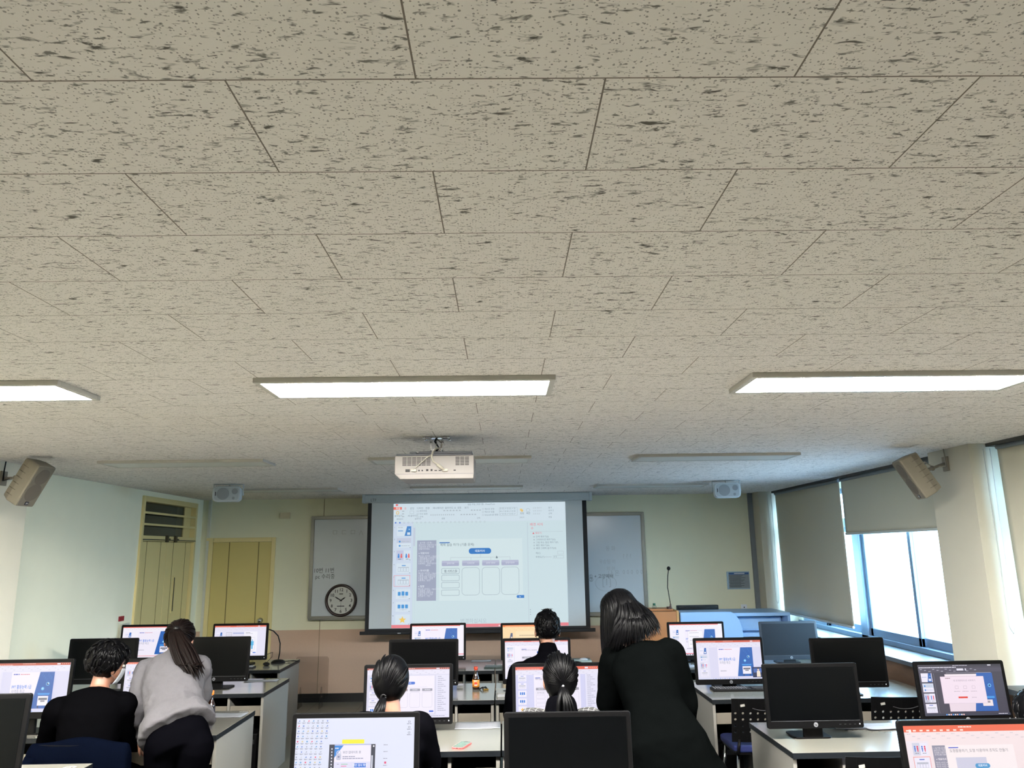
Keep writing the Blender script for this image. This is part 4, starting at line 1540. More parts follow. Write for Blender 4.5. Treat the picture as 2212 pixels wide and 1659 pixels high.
def pic_plain_title(cv, tint=None, thumbs='tl'):
    """white window, thin red strip and the title slide"""
    W_ = (240, 236, 246) if not tint else tint
    cv.rect(0, 0, 1, 1, W_)
    cv.rect(0, 0, .93, .028, (226, 96, 84))
    for k in range(20): cv.scrib(.06 + k * .036, .06 + (k % 2) * .03, .085 + k * .036, .008, (200, 198, 212), k)
    strip(cv, thumbs, u0=.05, u1=.17, v=.18, dv=.2, h=.16)


def pic_c1(cv):
    pic_plain_title(cv)
    title_slide(cv, .24, .1, .875, .93)
    cv.rect(0, .955, 1, 1, (240, 236, 246)); cv.rect(0, .93, 1, .955, (226, 90, 110))
    for k in range(8): cv.rect(.3 + k * .05, .962, .325 + k * .05, .992, (40, 40, 60))


def pic_yellow(cv):
    cv.rect(0, 0, 1, 1, (246, 214, 164))
    cv.rect(0, 0, 1, .06, (236, 120, 40)); cv.scrib(.05, .04, .6, .012, (255, 220, 180), 1)
    for k in range(22): cv.scrib(.05 + k * .04, .1 + (k % 3) * .03, .08 + k * .04, .008, (220, 186, 140), k)
    cv.rect(.25, .2, .85, .95, (250, 222, 178)); cv.scrib(.32, .34, .62, .02, (150, 130, 110), 3)
    cv.poly([(.13, .46), (.19, .46), (.19, .26), (.155, .26)], (64, 80, 120)); cv.rect(.155, .38, .185, .44, (230, 210, 190))


def pic_practice(cv, bar=RED, pane=True, thumbs='lpbbc', u0=.2, u1=.8, t=.042, grey=(222, 220, 240), sel=None, dialog=False, bright=True):
    cv.rect(0, 0, 1, 1, grey)
    ribbon(cv, t, .1)
    top_bar(cv, bar, t)
    strip(cv, thumbs, u0=.03, u1=.13, v=.165, dv=.155, h=.125, sel=sel)
    cv.rect(.145, .15, .15, .9, (206, 206, 228))
    w = u1 - u0
    cv.rect(u0, .16, u1, .92, (236, 230, 246))

    def U(f): return u0 + f * w
    cv.rect(U(.03), .215, U(.14), .228, (38, 84, 190))
    cv.text(U(.03), .262, .028, '예제 실습 하기! (기출 문제)', (104, 106, 132))
    cv.rrect(U(.36), .28, U(.62), .335, .026, (30, 100, 205)); cv.text(U(.49), .318, .024, '대표이사', (225, 232, 248), True, True)
    cv.line(U(.49), .335, U(.49), .39, .003, (180, 178, 200)); cv.line(U(.14), .39, U(.86), .39, .003, (180, 178, 200))
    for k in range(4):
        a = U(.04 + k * .24)
        cv.rect(a, .42, a + .2 * w, .47, (150, 148, 164)); cv.scrib(a + .05 * w, .445, a + .16 * w, .014, (226, 226, 236), k)
        if k == 0:
            for q in range(4): cv.frame(a, .49 + q * .08, a + .2 * w, .55 + q * .08, .004, (196, 192, 210), .012)
            cv.text(a + .1 * w, .53, .022, '웹 서비스팀', (120, 120, 140), False, True)
        else:
            cv.frame(a, .49, a + .2 * w, .8, .005, (198, 194, 212), .04)
    cv.rrect(U(.9), .86, U(.985), .892, .014, (30, 92, 210))
    if pane:
        cv.rect(.84, .15, 1, .94, (224, 222, 242))
        cv.rect(.83, .15, .832, .94, (200, 198, 222))
        for k in range(18):
            cv.scrib(.86, .18 + k * .04, .86 + (.05 + .05 * ((k * 7) % 3) / 2), .010, (150, 150, 176), k)
    cv.rect(0, .945, 1, 1, (224, 222, 242)); cv.scrib(.6, .965, .95, .012, (160, 160, 190), 3)


def pic_person(cv):
    cv.rect(0, 0, 1, 1, (226, 224, 242))
    ribbon(cv, .05)
    top_bar(cv, (222, 92, 62), .05)
    strip(cv, 'tlp', v=.22, dv=.22, h=.17)
    cv.frame(.23, .22, .34, .36, .012, (178, 178, 196)); cv.rect(.25, .25, .32, .33, (216, 214, 230)); cv.rect(.36, .22, .6, .28, (200, 204, 232)); cv.scrib(.37, .25, .58, .012, (120, 130, 200), 1)
    cv.rect(.58, .2, .84, .93, (240, 238, 248)); cv.scrib(.61, .24, .7, .014, (110, 110, 130), 2); cv.scrib(.61, .27, .75, .010, (160, 160, 180), 2)
    cv.frame(.7, .4, .8, .82, .006, (196, 194, 212), .02)
    cv.disc(.75, .49, .022, (84, 178, 226)); cv.poly([(.735, .78), (.765, .78), (.765, .66), (.778, .66), (.778, .52), (.722, .52), (.722, .66), (.735, .66)], (84, 178, 226))
    cv.text(.725, .87, .03, '그림', (150, 150, 170)); cv.rrect(.77, .88, .83, .91, .012, (44, 110, 215))
    cv.rect(.38, .4, .55, .8, (234, 232, 246)); cv.frame(.4, .42, .53, .78, .005, (200, 198, 216), .02)


def pic_dialog(cv):
    pic_plain_title(cv, thumbs='tlp')
    title_slide(cv, .28, .17, .86, .93)
    cv.rect(.34, .22, .62, .76, (246, 242, 250)); cv.frame(.34, .22, .62, .76, .006, (190, 188, 206))
    for k in range(6): cv.line(.36, .3 + k * .06, .6, .3 + k * .06, .004, (196, 196, 210))
    for k in range(4): cv.scrib(.37, .28 + k * .12, .55, .012, (150, 150, 170), k)
    cv.rect(0, .93, 1, .955, (226, 90, 110)); cv.rect(0, .955, 1, 1, (240, 236, 246))
    for k in range(10): cv.rect(.3 + k * .045, .962, .325 + k * .045, .992, (40, 40, 60))


def pic_desktop(cv):
    cv.rect(0, 0, 1, 1, (222, 226, 244))
    cols = ((214, 190, 120), (70, 110, 200), (220, 40, 90), (60, 140, 210), (150, 160, 190), (200, 205, 220), (90, 120, 210))
    rnd = random.Random(3)
    for j in range(13):
        for k in range(7):
            if j > 3 and k == 6: continue
            u, v = .022 + k * .04, .035 + j * .07
            c = cols[rnd.randrange(7)]
            q = rnd.randrange(3)
            c = tuple(int(k_ * .75 + 225 * .25) for k_ in c)
            if q == 0: cv.rect(u - .006, v - .011, u + .006, v + .010, c)
            elif q == 1: cv.disc(u, v, .011, c, 12)
            else: cv.poly([(u - .008, v + .012), (u + .009, v + .004), (u + .003, v - .015)], c)
            cv.scrib(u - .015, v + .026, u + .016, .006, (120, 122, 146), j * 7 + k)
            cv.scrib(u - .012, v + .035, u + .010, .005, (150, 152, 172), j * 9 + k)
    for k in range(3):
        v = .05 + k * .075
        cv.frame(.955, v - .012, .972, v + .012, .004, (90, 92, 120)); cv.scrib(.945, v + .028, .982, .008, (120, 122, 146), k)
    cv.rrect(.405, .285, .59, .34, .008, (250, 236, 20))
    cv.rect(.30, .35, .685, 1, (36, 42, 62))
    for k in range(14): cv.rect(.318, .40 + k * .042, .328, .42 + k * .042, (226, 228, 240))
    cv.rect(.345, .345, .65, .36, (180, 186, 220))
    cv.rect(.345, .36, .65, 1, (238, 232, 248))
    cv.poly([(.345, .53), (.42, .362), (.345, .362)], (30, 130, 215)); cv.scrib(.35, .40, .385, .012, (240, 245, 255), 1)
    cv.rrect(.362, .47, .402, .56, .02, (190, 192, 214)); cv.disc(.382, .465, .035, (206, 208, 226), 16, .024); cv.disc(.382, .515, .014, (120, 124, 160))
    cv.text(.415, .47, .028, '보안 업데이트 중', (92, 94, 120)); cv.scrib(.415, .515, .52, .012, (150, 150, 176), 2); cv.scrib(.415, .54, .59, .012, (150, 150, 176), 3)
    cv.rect(.345, .585, .65, .69, (222, 220, 242))
    cv.rect(.405, .612, .46, .62, (120, 190, 140)); cv.rect(.405, .638, .45, .646, (230, 60, 130)); cv.scrib(.372, .615, .39, .008, (150, 150, 176), 4)
    cv.rrect(.515, .605, .612, .66, .006, (22, 112, 214)); cv.text(.563, .643, .026, '보안 검사 확인', (236, 242, 252), True, True)
    for k in range(9): cv.scrib(.385, .73 + k * .03, .385 + .1 + .05 * (k % 3), .009, (150, 150, 170), k)
    cv.rect(.655, .5, .668, .76, (205, 208, 222)); cv.disc(.672, .375, .012, (240, 240, 246))
    for k in range(7):
        v = .36 + k * .092
        cv.scrib(.755, v, .79, .008, (140, 142, 166), k)
        if k == 3: cv.rect(.764, v - .05, .78, v - .022, (220, 50, 110))


def pic_dark(cv):
    D = (58, 56, 74)
    cv.rect(0, 0, 1, 1, D)
    cv.rect(0, 0, 1, .04, (48, 46, 64)); cv.scrib(.42, .02, .6, .01, (210, 208, 224), 1); cv.rect(.84, .01, .88, .03, (226, 224, 236))
    cv.scrib(.01, .055, .46, .016, (226, 224, 238), 2)
    cv.rect(0, .07, 1, .15, (70, 68, 88))
    for k in range(14): cv.scrib(.02 + k * .05, .09 + (k % 3) * .02, .05 + k * .05, .01, (190, 188, 206), k)
    cv.rect(.46, .08, .54, .12, (226, 224, 238)); cv.rect(.56, .08, .575, .12, (226, 224, 238))
    cv.rect(0, .15, .16, 1, (66, 64, 84))
    strip(cv, 'tlpb', u0=.02, u1=.15, v=.165, dv=.2, h=.175)
    cv.rect(.17, .17, .172, .95, (160, 158, 180)); cv.line(.32, .165, .86, .165, .005, (200, 198, 216))
    cv.rect(.3, .19, .86, .92, (232, 214, 226))
    cv.poly([(.6, .92), (.87, .92), (.87, .17), (.68, .17)], BLUE)
    cv.disc(.815, .42, .035, (120, 205, 250)); cv.disc(.815, .42, .022, (14, 60, 130))
    cv.rect(.7, .7, .82, .82, (240, 226, 228)); cv.rect(.74, .72, .79, .76, (160, 150, 160)); cv.rect(.76, .63, .85, .67, (60, 150, 225))
    cv.rect(.31, .19, .68, .225, (242, 230, 238)); 
    cv.rect(.24, .235, .76, .765, (240, 222, 236)); cv.frame(.24, .235, .76, .765, .004, (200, 180, 200))
    cv.scrib(.3, .27, .36, .014, (140, 110, 120), 3); cv.text(.39, .335, .032, '새 프레젠테이션 시작하기', (170, 150, 170))
    for k in range(3):
        u = .42 + k * .1
        cv.frame(u - .02, .42, u + .02, .48, .005, (190, 170, 188), .01); cv.scrib(u - .04, .53, u + .035, .01, (190, 170, 188), k)
    cv.rect(.42, .63, .53, .665, (226, 70, 60)); cv.scrib(.58, .65, .64, .01, (190, 170, 188), 6)
    cv.rect(0, .955, 1, 1, (40, 46, 70))
    for k in range(9): cv.rect(.24 + k * .025, .965, .256 + k * .025, .99, ((80, 150, 230), (230, 230, 240), (240, 190, 190))[k % 3])
    cv.scrib(.86, .97, .97, .012, (226, 226, 238), 8)


def pic_r4(cv):
    cv.rect(0, 0, 1, 1, (242, 224, 226))
    cv.rect(0, 0, 1, .085, (238, 100, 62)); cv.scrib(.45, .025, .56, .016, (255, 225, 215), 1)
    for k in range(9): cv.rect(.02 + k * .055, .055, .045 + k * .055, .075, (255, 232, 224))
    cv.rect(.04, .05, .06, .085, (255, 240, 236))
    for k in range(24): cv.scrib(.02 + k * .04, .11 + (k % 3) * .03, .05 + k * .04, .01, (214, 200, 206), k)
    cv.rect(0, .2, .18, 1, (238, 226, 234))
    strip(cv, 'pbbb', u0=.045, u1=.165, v=.225, dv=.19, h=.16, sel=1)
    cv.rect(.2, .26, .86, .95, (246, 234, 236))
    cv.rect(.2, .26, .305, .8, (142, 140, 160))
    for k, s in enumerate(('▪ 실기형 (도형)', '슬라이드 기본서식', '도형을 이용하여', '조직도를 만들어')): cv.text(.21, .305 + k * .028, .02, s, (236, 228, 236))
    cv.text(.215, .45, .024, '▪ 대표이사', (240, 232, 238), True)
    for k in range(5): cv.text(.21, .49 + k * .026, .017, '텍스트 사이즈 14pt', (236, 228, 236))
    cv.rect(.33, .285, .41, .298, (60, 84, 200)); cv.text(.335, .35, .034, '도형활용하기_도형 이용하여 조직도 만들기', (120, 112, 126))
    cv.rect(.375, .42, .62, .62, (204, 202, 222)); cv.rrect(.52, .5, .64, .56, .03, (64, 150, 205)); cv.text(.58, .54, .026, '대표이사', (235, 240, 248), True, True)
    for k in range(4): cv.rect(.33 + k * .125, .68, .44 + k * .125, .74, (176, 172, 190))


_MON = {}


def _solve(tlx, trx, y, zb=0):
    """depth at which two photograph points on one edge lie W apart"""
    lo, hi = 2., 12.
    for _ in range(40):
        mid = (lo + hi) / 2
        d = px(trx, y, mid).x - px(tlx, y, mid).x
        if d > W: hi = mid
        else: lo = mid
    return lo


MON_POS = {}


def monitor(key, tl, tr, zbot, pic, label, logo=False, tilt=3, yaw=0, Y=None, tint=None):
    """top corners from the photograph; width is the real width of the monitor"""
    Y = Y or _solve(tl[0], tr[0], (tl[1] + tr[1]) / 2)
    a, b = px(*tl, Y), px(*tr, Y)
    X = (a.x + b.x) / 2
    ztop = (a.z + b.z) / 2
    z0 = ztop - H * cos(radians(tilt))
    MON_POS[key] = (round(X, 3), round(Y, 3), round(ztop, 3), round(z0, 3))
    t = thing('computer_monitor', label, 'monitor', (X, Y, DZ), radians(yaw), GRP_M)
    M = Matrix.Translation((0, 0, z0 - DZ)) @ Matrix.Rotation(-radians(tilt), 4, 'X')
    kk = ('case', tilt, round(z0, 2))
    m = MB()
    m.rbox((-W / 2, 0, 0), (W / 2, .022, H), .012, 1, M=M)
    m.rbox((-W / 2 + .06, .02, .04), (W / 2 - .06, .05, H - .05), .03, 1, M=M)
    m.build('casing', tint or M_BEZ, t, .003)
    if pic is None:
        MB().box((-SW / 2, -.0012, SB), (SW / 2, .001, H - ST), M).build('screen', M_OFFB if tint else M_OFF, t)
        m = MB().box((-SW / 2, -.0016, SB - .0025), (SW / 2, .0, SB), M)
        m.build('screen_lip', mat('grey_screen_lip', (70, 72, 76), .35), t)
    else:
        m = MB()
        O = M @ Vector((-SW / 2, -.0012, H - ST))
        R3 = M.to_3x3()
        cv = Canvas(m, O, R3 @ Vector((1, 0, 0)), R3 @ Vector((0, 0, -1)), R3 @ Vector((0, -1, 0)), SW, SH, .00012)
        pic(cv)
        m.build('screen', M_SCR, t)
    if logo:
        r = .013
        pts = [(SB * .48 + r * cos(2 * pi * i / 24), r * sin(2 * pi * i / 24)) for i in range(24)]
        lg = MB().prism(pts, 1, -.0022, 0, M).build('round_logo', M_LOGOR, t)
        q = MB()
        flat_text(q, 'hp', M @ Vector((0, -.0028, SB * .48)), M.to_3x3() @ Vector((1, 0, 0)), M.to_3x3() @ Vector((.12, 0, 1)), .011, True)
        q.build('logo_letters', M_BEZ, lg)
    m = MB()
    for k in range(4): m.box((W / 2 - .15 + k * .03, -.001, SB * .45), (W / 2 - .138 + k * .03, .001, SB * .5), M)
    m.build('control_buttons', mat('bezel_button', (44, 46, 50), .4), t)
    MB().box((W / 2 - .028, -.001, SB * .42), (W / 2 - .022, .001, SB * .58), M).build('power_light', mat('white_power_light', (200, 205, 210), .4, emit=.6 if pic else 0.0), t)
    h = z0 - DZ
    m = MB()
    m.rbox((-.06, .05, .006), (.06, .075, h + .14), .008, 2)
    m.build('stand_neck', tint or M_BEZ, t, .003)
    MB().rbox((-.115, .05, 0), (.115, .235, .010), .03, 2).build('stand_base', tint or M_BEZ, t, .003)
    return t


M_BEZB = mat('window_lit_monitor_bezel', (22, 30, 40), .3, spec=.5)  # black bezel with the window's blue light put into its colour
M_OFFB = mat('painted_window_reflection_screen', (8, 14, 21), .45, spec=.22)  # dark screen with the window's blue reflection put into its base colour
monitor('C1l', (887, 1347), (1004.5, 1346), 0, pic_c1, 'far lit monitor with blue title slide, just below the projection screen', Y=8.37)
monitor('C1r', (1083, 1346), (1200, 1345), 0, pic_yellow, "far monitor tinted orange-yellow, partly behind the short-haired man's head", Y=8.37)
monitor('C2l', (840, 1383), (990, 1380), 0, None, 'switched-off black monitor in front of the far blue-slide monitor under the projection screen', tilt=2)
monitor('C2r', (1085, 1379), (1232, 1378), 0, lambda c: pic_practice(c, (226, 96, 84), False, 'lpbb', .24, .97, .03, (238, 234, 246)), 'lit monitor in front of the short-haired man, below the orange-yellow monitor', tilt=2)
monitor('C3l', (786, 1437), (978, 1435), 0, lambda c: pic_practice(c, (170, 62, 40), True, 'lpbbc', .2, .82, .035, (214, 212, 232)), 'lit chart-slide monitor faced by the woman with low ponytail and plain black top', tilt=3)
monitor('C3r', (1106, 1434), (1299, 1432), 0, lambda c: pic_practice(c, (222, 88, 56), True, 'bbccs', .22, .78, .06, (206, 206, 238)), 'lit monitor with bright orange bar faced by the woman in the plaid shirt', tilt=3)
monitor('C4l', (628, 1545), (905, 1539), 0, pic_desktop, 'big near monitor showing a desktop full of icons and a yellow strip', tilt=4, yaw=-1)
monitor('C4r', (1088, 1543), (1363, 1537), 0, None, 'big near switched-off monitor in front of the plaid-shirt woman', tilt=4, yaw=-1)
monitor('L1l', (263, 1350), (381, 1349), 0, lambda c: (pic_plain_title(c), title_slide(c, .3, .15, .95, .9), c.rect(0, .94, 1, .955, (226, 90, 110))), 'lit title-slide monitor below the yellow double doors, partly behind the grey-sweater woman', Y=8.4)
monitor('L1r', (460, 1348), (579, 1346), 0, pic_person, 'lit monitor with a light-blue human figure slide, before the single yellow door', Y=8.5)
monitor('L2l', (149, 1380), (297, 1379), 0, None, "switched-off black monitor against the pale wall, above the seated man's black hair")
monitor('L2r', (395, 1377), (540, 1375), 0, None, "switched-off black monitor with round logo, right of the grey-sweater woman's ponytail", True)
monitor('L3l', (-33, 1427), (158, 1424), 0, lambda c: pic_title(c, (190, 76, 56), u0=.31, u1=.83), 'lit blue title-slide monitor at the left photo edge, beside the man in black')
monitor('L3r', (264, 1425), (448, 1421), 0, lambda c: pic_practice(c, (226, 96, 70), False, 'pbb', .24, .95), "lit monitor mostly hidden behind the grey-sweater woman's back")
monitor('L4a', (-218, 1507), (55, 1500), 0, None, 'dark switched-off monitor cut off at the bottom left photo corner', tilt=6, yaw=2)
monitor('R1l', (1443, 1344), (1562, 1343), 0, pic_dialog, 'far lit monitor with a small dialog box, in front of the orange lectern', Y=8.2)
monitor('R1r', (1641, 1343), (1766, 1342), 0, None, 'bluish switched-off monitor with round logo in front of the console desk', True, tint=M_BEZB, Y=8.05, tilt=6)
monitor('R2l', (1498, 1378), (1648, 1378), 0, lambda c: pic_title(c, (208, 88, 62), True), 'lit title-slide monitor with small webcam picture, black keyboard before it', True)
monitor('R2r', (1750, 1378), (1910, 1378), 0, None, 'switched-off black monitor under the open bright window', tilt=3)
monitor('R3l', (1648, 1434), (1853, 1434), 0, None, 'switched-off black monitor with round logo on the desk with loose papers', True, tilt=3)
monitor('R3r', (1978, 1430), (2173, 1428), 0, pic_dark, 'lit monitor with dark themed window and pale pink dialog, by the window', True, tilt=5)
monitor('R4a', (1948, 1562), (2236, 1556), 0, pic_r4, 'near lit monitor with broad orange bar at the bottom right photo corner', tilt=7)
for k, v in MON_POS.items(): print('MON', k, v)

# ------------------------------------------------------------------ chairs
M_CHB = mat('black_chair_plastic', (6, 6, 7), .5, spec=.15)
M_CHS = mat('blue_seat_fabric', (10, 26, 78), .85, var=.15, scale=400)
M_TAG = mat('white_sticker', (150, 148, 142), .6)
GRP_C = 'black perforated classroom chairs'


def solid(th):
    def f(o):
        q = o.modifiers.new('thickness', 'SOLIDIFY')
        q.thickness = th
        q.offset = 0
    return f


def chair_back(m, w, z0, z1, y, tilt):
    """perforated curved plate: holes in the lower part, smooth band on top"""
    nx, nz, r = 9, 4, .0085
    c = w / nx
    hz0 = z0 + .05
    hz1 = hz0 + nz * c * .82
    ch = (hz1 - hz0) / nz

    def P(x, z):
        return Vector((x, y - (z - z0) * tilt + .5 * x * x, z))
    for i in range(nx):
        for j in range(nz):
            x0, x1 = -w / 2 + i * c, -w / 2 + (i + 1) * c
            a0, a1 = hz0 + j * ch, hz0 + (j + 1) * ch
            cx, cz = (x0 + x1) / 2, (a0 + a1) / 2
            sq = [(x1, cz), (x1, a1), (cx, a1), (x0, a1), (x0, cz), (x0, a0), (cx, a0), (x1, a0)]
            ci = [(cx + r * cos(k * pi / 4), cz + r * sin(k * pi / 4)) for k in range(8)]
            m.add([P(*p) for p in sq] + [P(*p) for p in ci], [(k, (k + 1) % 8, 8 + (k + 1) % 8, 8 + k) for k in range(8)])
    for (a0, a1, n) in ((z0, hz0, 1), (hz1, z1, 3)):
        for i in range(nx):
            for j in range(n):
                x0, x1 = -w / 2 + i * c, -w / 2 + (i + 1) * c
                q0, q1 = a0 + (a1 - a0) * j / n, a0 + (a1 - a0) * (j + 1) / n
                m.add([P(x0, q0), P(x1, q0), P(x1, q1), P(x0, q1)], [(0, 1, 2, 3)])
    return P


def make_chair(label, loc, rz=0):
    t = thing('classroom_chair', label, 'chair', loc, rz, GRP_C)
    w = .47
    m = MB()
    P = chair_back(m, w, .50, .80, -.20, .18)
    bk = m.build('backrest', M_CHB, t, 0, mods=[solid(.007)])
    # grip slot, a shallow curved groove with a raised lip
    m = MB()
    pts = []
    for k in range(13):
        x = -.09 + .18 * k / 12
        z = .735 - .016 * (1 - ((k - 6) / 6) ** 2)
        v = P(x, z)
        pts.append(v + Vector((0, -.006, 0)))
    m.tube(pts, .0028, 6)
    m.build('grip_slot', mat('grip_lip_plastic', (58, 58, 62), .35), bk)
    for (x, z, an) in ((-.16, .755, .15), (.17, .748, .9)):
        m = MB()
        v = P(x, z)
        R_ = Matrix.Translation(v + Vector((0, -.0075, 0))) @ Matrix.Rotation(-an, 4, 'Y')
        m.box((-.016, -.001, -.008), (.016, .001, .008), R_)
        m.build('sticker', M_TAG, bk)
    m = MB()
    for q in (-1, 1):
        m.tube([(q * .19, -.205, .52), (q * .205, -.215, .44), (q * .21, -.17, .43)], .011, 8)
    m.build('back_support', M_CHB, t)
    st = MB().rbox((-.225, -.2, .43), (.225, .22, .475), .05, 2).build('seat', M_CHS, t, .012)
    MB().rbox((-.215, -.19, .415), (.215, .21, .43), .05, 2).build('seat_shell', M_CHB, t)
    for sx in (-1, 1):
        for sy in (-1, 1):
            MB().tube([(sx * .19, sy * .16, .42), (sx * .235, sy * .21, 0)], .0115, 8).build('leg', M_CHROME, t)
    return t


ch0 = make_chair('black perforated chair with blue seat and silver legs, at the desk with the keyboard', (1.865, 6.08, 0))
dup(ch0, (2.87, 6.06, 0), 0, 'black perforated chair at the light blue window desk, behind the near dark monitor')
dup(ch0, (1.99, 4.48, 0), 0, 'black chair whose sticker-marked back top shows at the lower right photo edge')
CHP = {'man': (-2.5, 5.04, 0), 'w3': (-.60, 4.40, 0), 'w4': (.33, 4.40, 0), 'm2': (.32, 5.90, 0)}
dup(ch0, CHP['man'], 0, 'chair under the man in the black sweater, back covered by a navy jacket')
dup(ch0, CHP['w3'], 0, 'chair under the low-ponytail woman in the plain black top')
dup(ch0, CHP['w4'], 0, 'chair under the woman in the plaid shirt')
dup(ch0, CHP['m2'], 0, 'chair under the short-haired man in the black jacket')

# ------------------------------------------------------------------ things on the desks
M_PAPER = mat('white_paper', (160, 163, 168), .6, var=.01)
M_PRINT = mat('grey_paper_print', (108, 116, 132), .7)


def sheet(x, y, w, h, rz, label, lines=6, z=DZ, group='loose paper sheets on the desks'):
    t = thing('paper_sheet', label, 'paper', (x, y, z + .0008), rz, group)
    n = 8
    vs, fs = [], []
    for i in range(n + 1):
        for j in range(n + 1):
            u, v = i / n - .5, j / n - .5
            vs.append((u * w, v * h, .0006 + .003 * (abs(u) + abs(v)) ** 3 * (1 + noise.noise((u * 3 + x, v * 3 + y, 0)))))
    for i in range(n):
        for j in range(n):
            a = i * (n + 1) + j
            fs.append((a, a + n + 1, a + n + 2, a + 1))
    MB().add(vs, fs, True).build('sheet', M_PAPER, t, 0, mods=[solid(.0004)])
    if lines:
        m = MB()
        cv = Canvas(m, (-w * .42, h * .42, .0042), (1, 0, 0), (0, -1, 0), (0, 0, 1), w * .84, h * .84, .00004)
        for k in range(lines):
            cv.scrib(.03, .08 + k * .9 / lines, .6 + .35 * ((k * 5) % 3) / 2, .03, (150, 160, 176), k + int(x * 9))
        m.build('print', M_PRINT, t)
    return t


sheet(-.185, 5.50, .30, .2, .02, 'printed white sheet lying behind the pink phone on the centre desk', 7)
sheet(-.25, 8.60, .21, .12, 0, 'white sheet on the far centre desk before the tan wall panel', 0)
sheet(-2.03, 5.98, .27, .16, -.05, 'printed white sheet right of the orange capped bottle', 5)
sheet(-2.25, 7.52, .30, .12, .05, 'printed sheet under the edge of the dark logo monitor on the left aisle', 4)
sheet(2.40, 5.31, .26, .12, -.04, 'loose printed sheet between the dark monitor and the orange topped screen', 3)
sheet(2.42, 5.22, .24, .10, .12, 'second loose sheet nearer the desk edge beside the dark monitor', 2, DZ + .006)
sheet(1.80, 7.98, .22, .16, .2, "bluish printed sheet on the far right desk beside the standing woman's back", 0)

# pens and folded leaflet beside the dark right monitor
lf = thing('folded_leaflet', 'white folded leaflet with dark edges in front of the dark logo monitor', 'leaflet', (2.20, 5.23, DZ + .007), .12)
MB().box((-.10, -.035, 0), (.10, .035, .004), Matrix.Rotation(.05, 4, 'Y')).build('leaflet_cover', M_PAPER, lf)
MB().box((-.10, -.04, .006), (.10, .028, .0085), Matrix.Rotation(.06, 4, 'Y')).build('leaflet_flap', mat('dark_leaflet_edge', (60, 62, 66), .5), lf)

# numbered stickers on desk corners
for i, (x, y, s, lab) in enumerate(((-1.945, 6.10, '10', 'small white numbered sticker on the corner of the desk with the orange capped bottle'),
                                    (-2.13, 7.58, '7', 'small white numbered sticker on the far corner of the left second row desk'),
                                    (-2.42, 4.63, '24', 'oval white numbered sticker on the near left desk at the photo bottom'))):
    t = thing('desk_sticker', lab, 'sticker', (x, y, DZ), 0, 'numbered stickers on desk corners')
    q = [(.036 * cos(k * pi / 12), .03 * sin(k * pi / 12)) for k in range(24)]
    MB().prism(q, 2, .0002, .0008).build('label', mat('pale_sticker', (150, 148, 140), .5), t)
    m = MB()
    flat_text(m, s, (0, 0, .0012), (1, 0, 0), (0, 1, 0), .032, True)
    m.build('number', mat('grey_sticker_print', (70, 70, 68), .6), t)
    for k in range(1):
        q2 = MB()
        q2.tube([(.036 * cos(a * pi / 12), .03 * sin(a * pi / 12), .0009) for a in range(25)], .0012, 5)
        q2.build('ring', mat('grey_sticker_ring', (90, 90, 86), .6), t)


def bottle(x, y, lab, capc, labelc, s=1.0, scale=1.0):
    t = thing('drink_bottle', lab, 'bottle', (x, y, DZ), 0, 'brown glass drink bottles')
    k = scale
    prof = [(.0, .0), (.024, .0), (.027, .004), (.027, .075), (.024, .086), (.014, .108), (.0115, .13), (.0115, .142)]
    m = MB()
    m.tube([(0, 0, z * k) for r, z in prof[1:]], [r * k for r, z in prof[1:]], 20)
    m.build('glass_body', mat('brown_glass', (40, 20, 10), .08, spec=.6, coat=.5), t)
    m = MB().tube([(0, 0, .018 * k), (0, 0, .07 * k)], [.0277 * k] * 2, 20)
    m.build('paper_label', mat(labelc[0], labelc[1], .45, var=.25, scale=26), t)
    m = MB()
    m.tube([(0, 0, .138 * k), (0, 0, .142 * k), (0, 0, .16 * k), (0, 0, .163 * k)], [.014 * k, .0155 * k, .0155 * k, .013 * k], 18)
    m.build('cap', mat(capc[0], capc[1], .4), t)
    if s:
        m = MB()
        q = [(.044 * k + .011 * k * sin(a * pi / 10), .011 * k * cos(a * pi / 10)) for a in range(20)]
        m.add([(v, -.0277 * k - .0006 - 0 * v, u) for u, v in q], [tuple(range(20))])
        m.build('label_mark', mat('red_label_mark', (206, 52, 40), .5), t)
        m = MB()
        for z, w_ in ((.03, .012), (.06, .014)):
            m.box((-w_ * k, -.0286 * k, z * k), (w_ * k, -.0276 * k, (z + .006) * k))
        m.build('label_print', mat('white_label_print', (235, 225, 205), .6), t)
    return t


bottle(-.245, 6.90, 'brown drink bottle with orange label and red cap on the centre desk', ('red_orange_cap', (196, 62, 34)), ('orange_paper_label', (222, 142, 50)), 1, 1.12)
bottle(-2.105, 5.86, "brown bottle with orange cap beside the grey-sweater woman's hip", ('orange_cap', (232, 128, 40)), ('dark_paper_label', (34, 30, 36)), 0, 1.18)

ky = thing('hair_clip', 'small black and yellow clip beside the brown drink bottle', 'clip', (-.175, 6.86, DZ), .4)
m = MB()
for sx in (-1, 1):
    m.tube([(sx * .03, .03, .004), (sx * .012, .0, .022), (sx * .022, -.035, .005)], .006, 8)
m.cyl((-.016, 0, .02), (.016, 0, .02), .005)
m.build('clip_jaw', M_BLK, ky)
MB().rbox((-.02, -.045, .002), (.024, -.022, .014), .005, 2).build('clip_pad', mat('brass_yellow', (150, 118, 48), .3, metal=.6), ky)
er = thing('eraser', 'small white eraser in a grey sleeve on the desk with the brown bottle', 'eraser', (-.38, 6.96, DZ), 0)
MB().rbox((-.03, -.012, 0), (.015, .012, .02), .003, 1).build('rubber', M_PAPER, er)
MB().rbox((-.005, -.0127, 0), (.022, .0127, .0206), .003, 1).build('sleeve', mat('grey_sleeve', (150, 152, 150), .5), er)
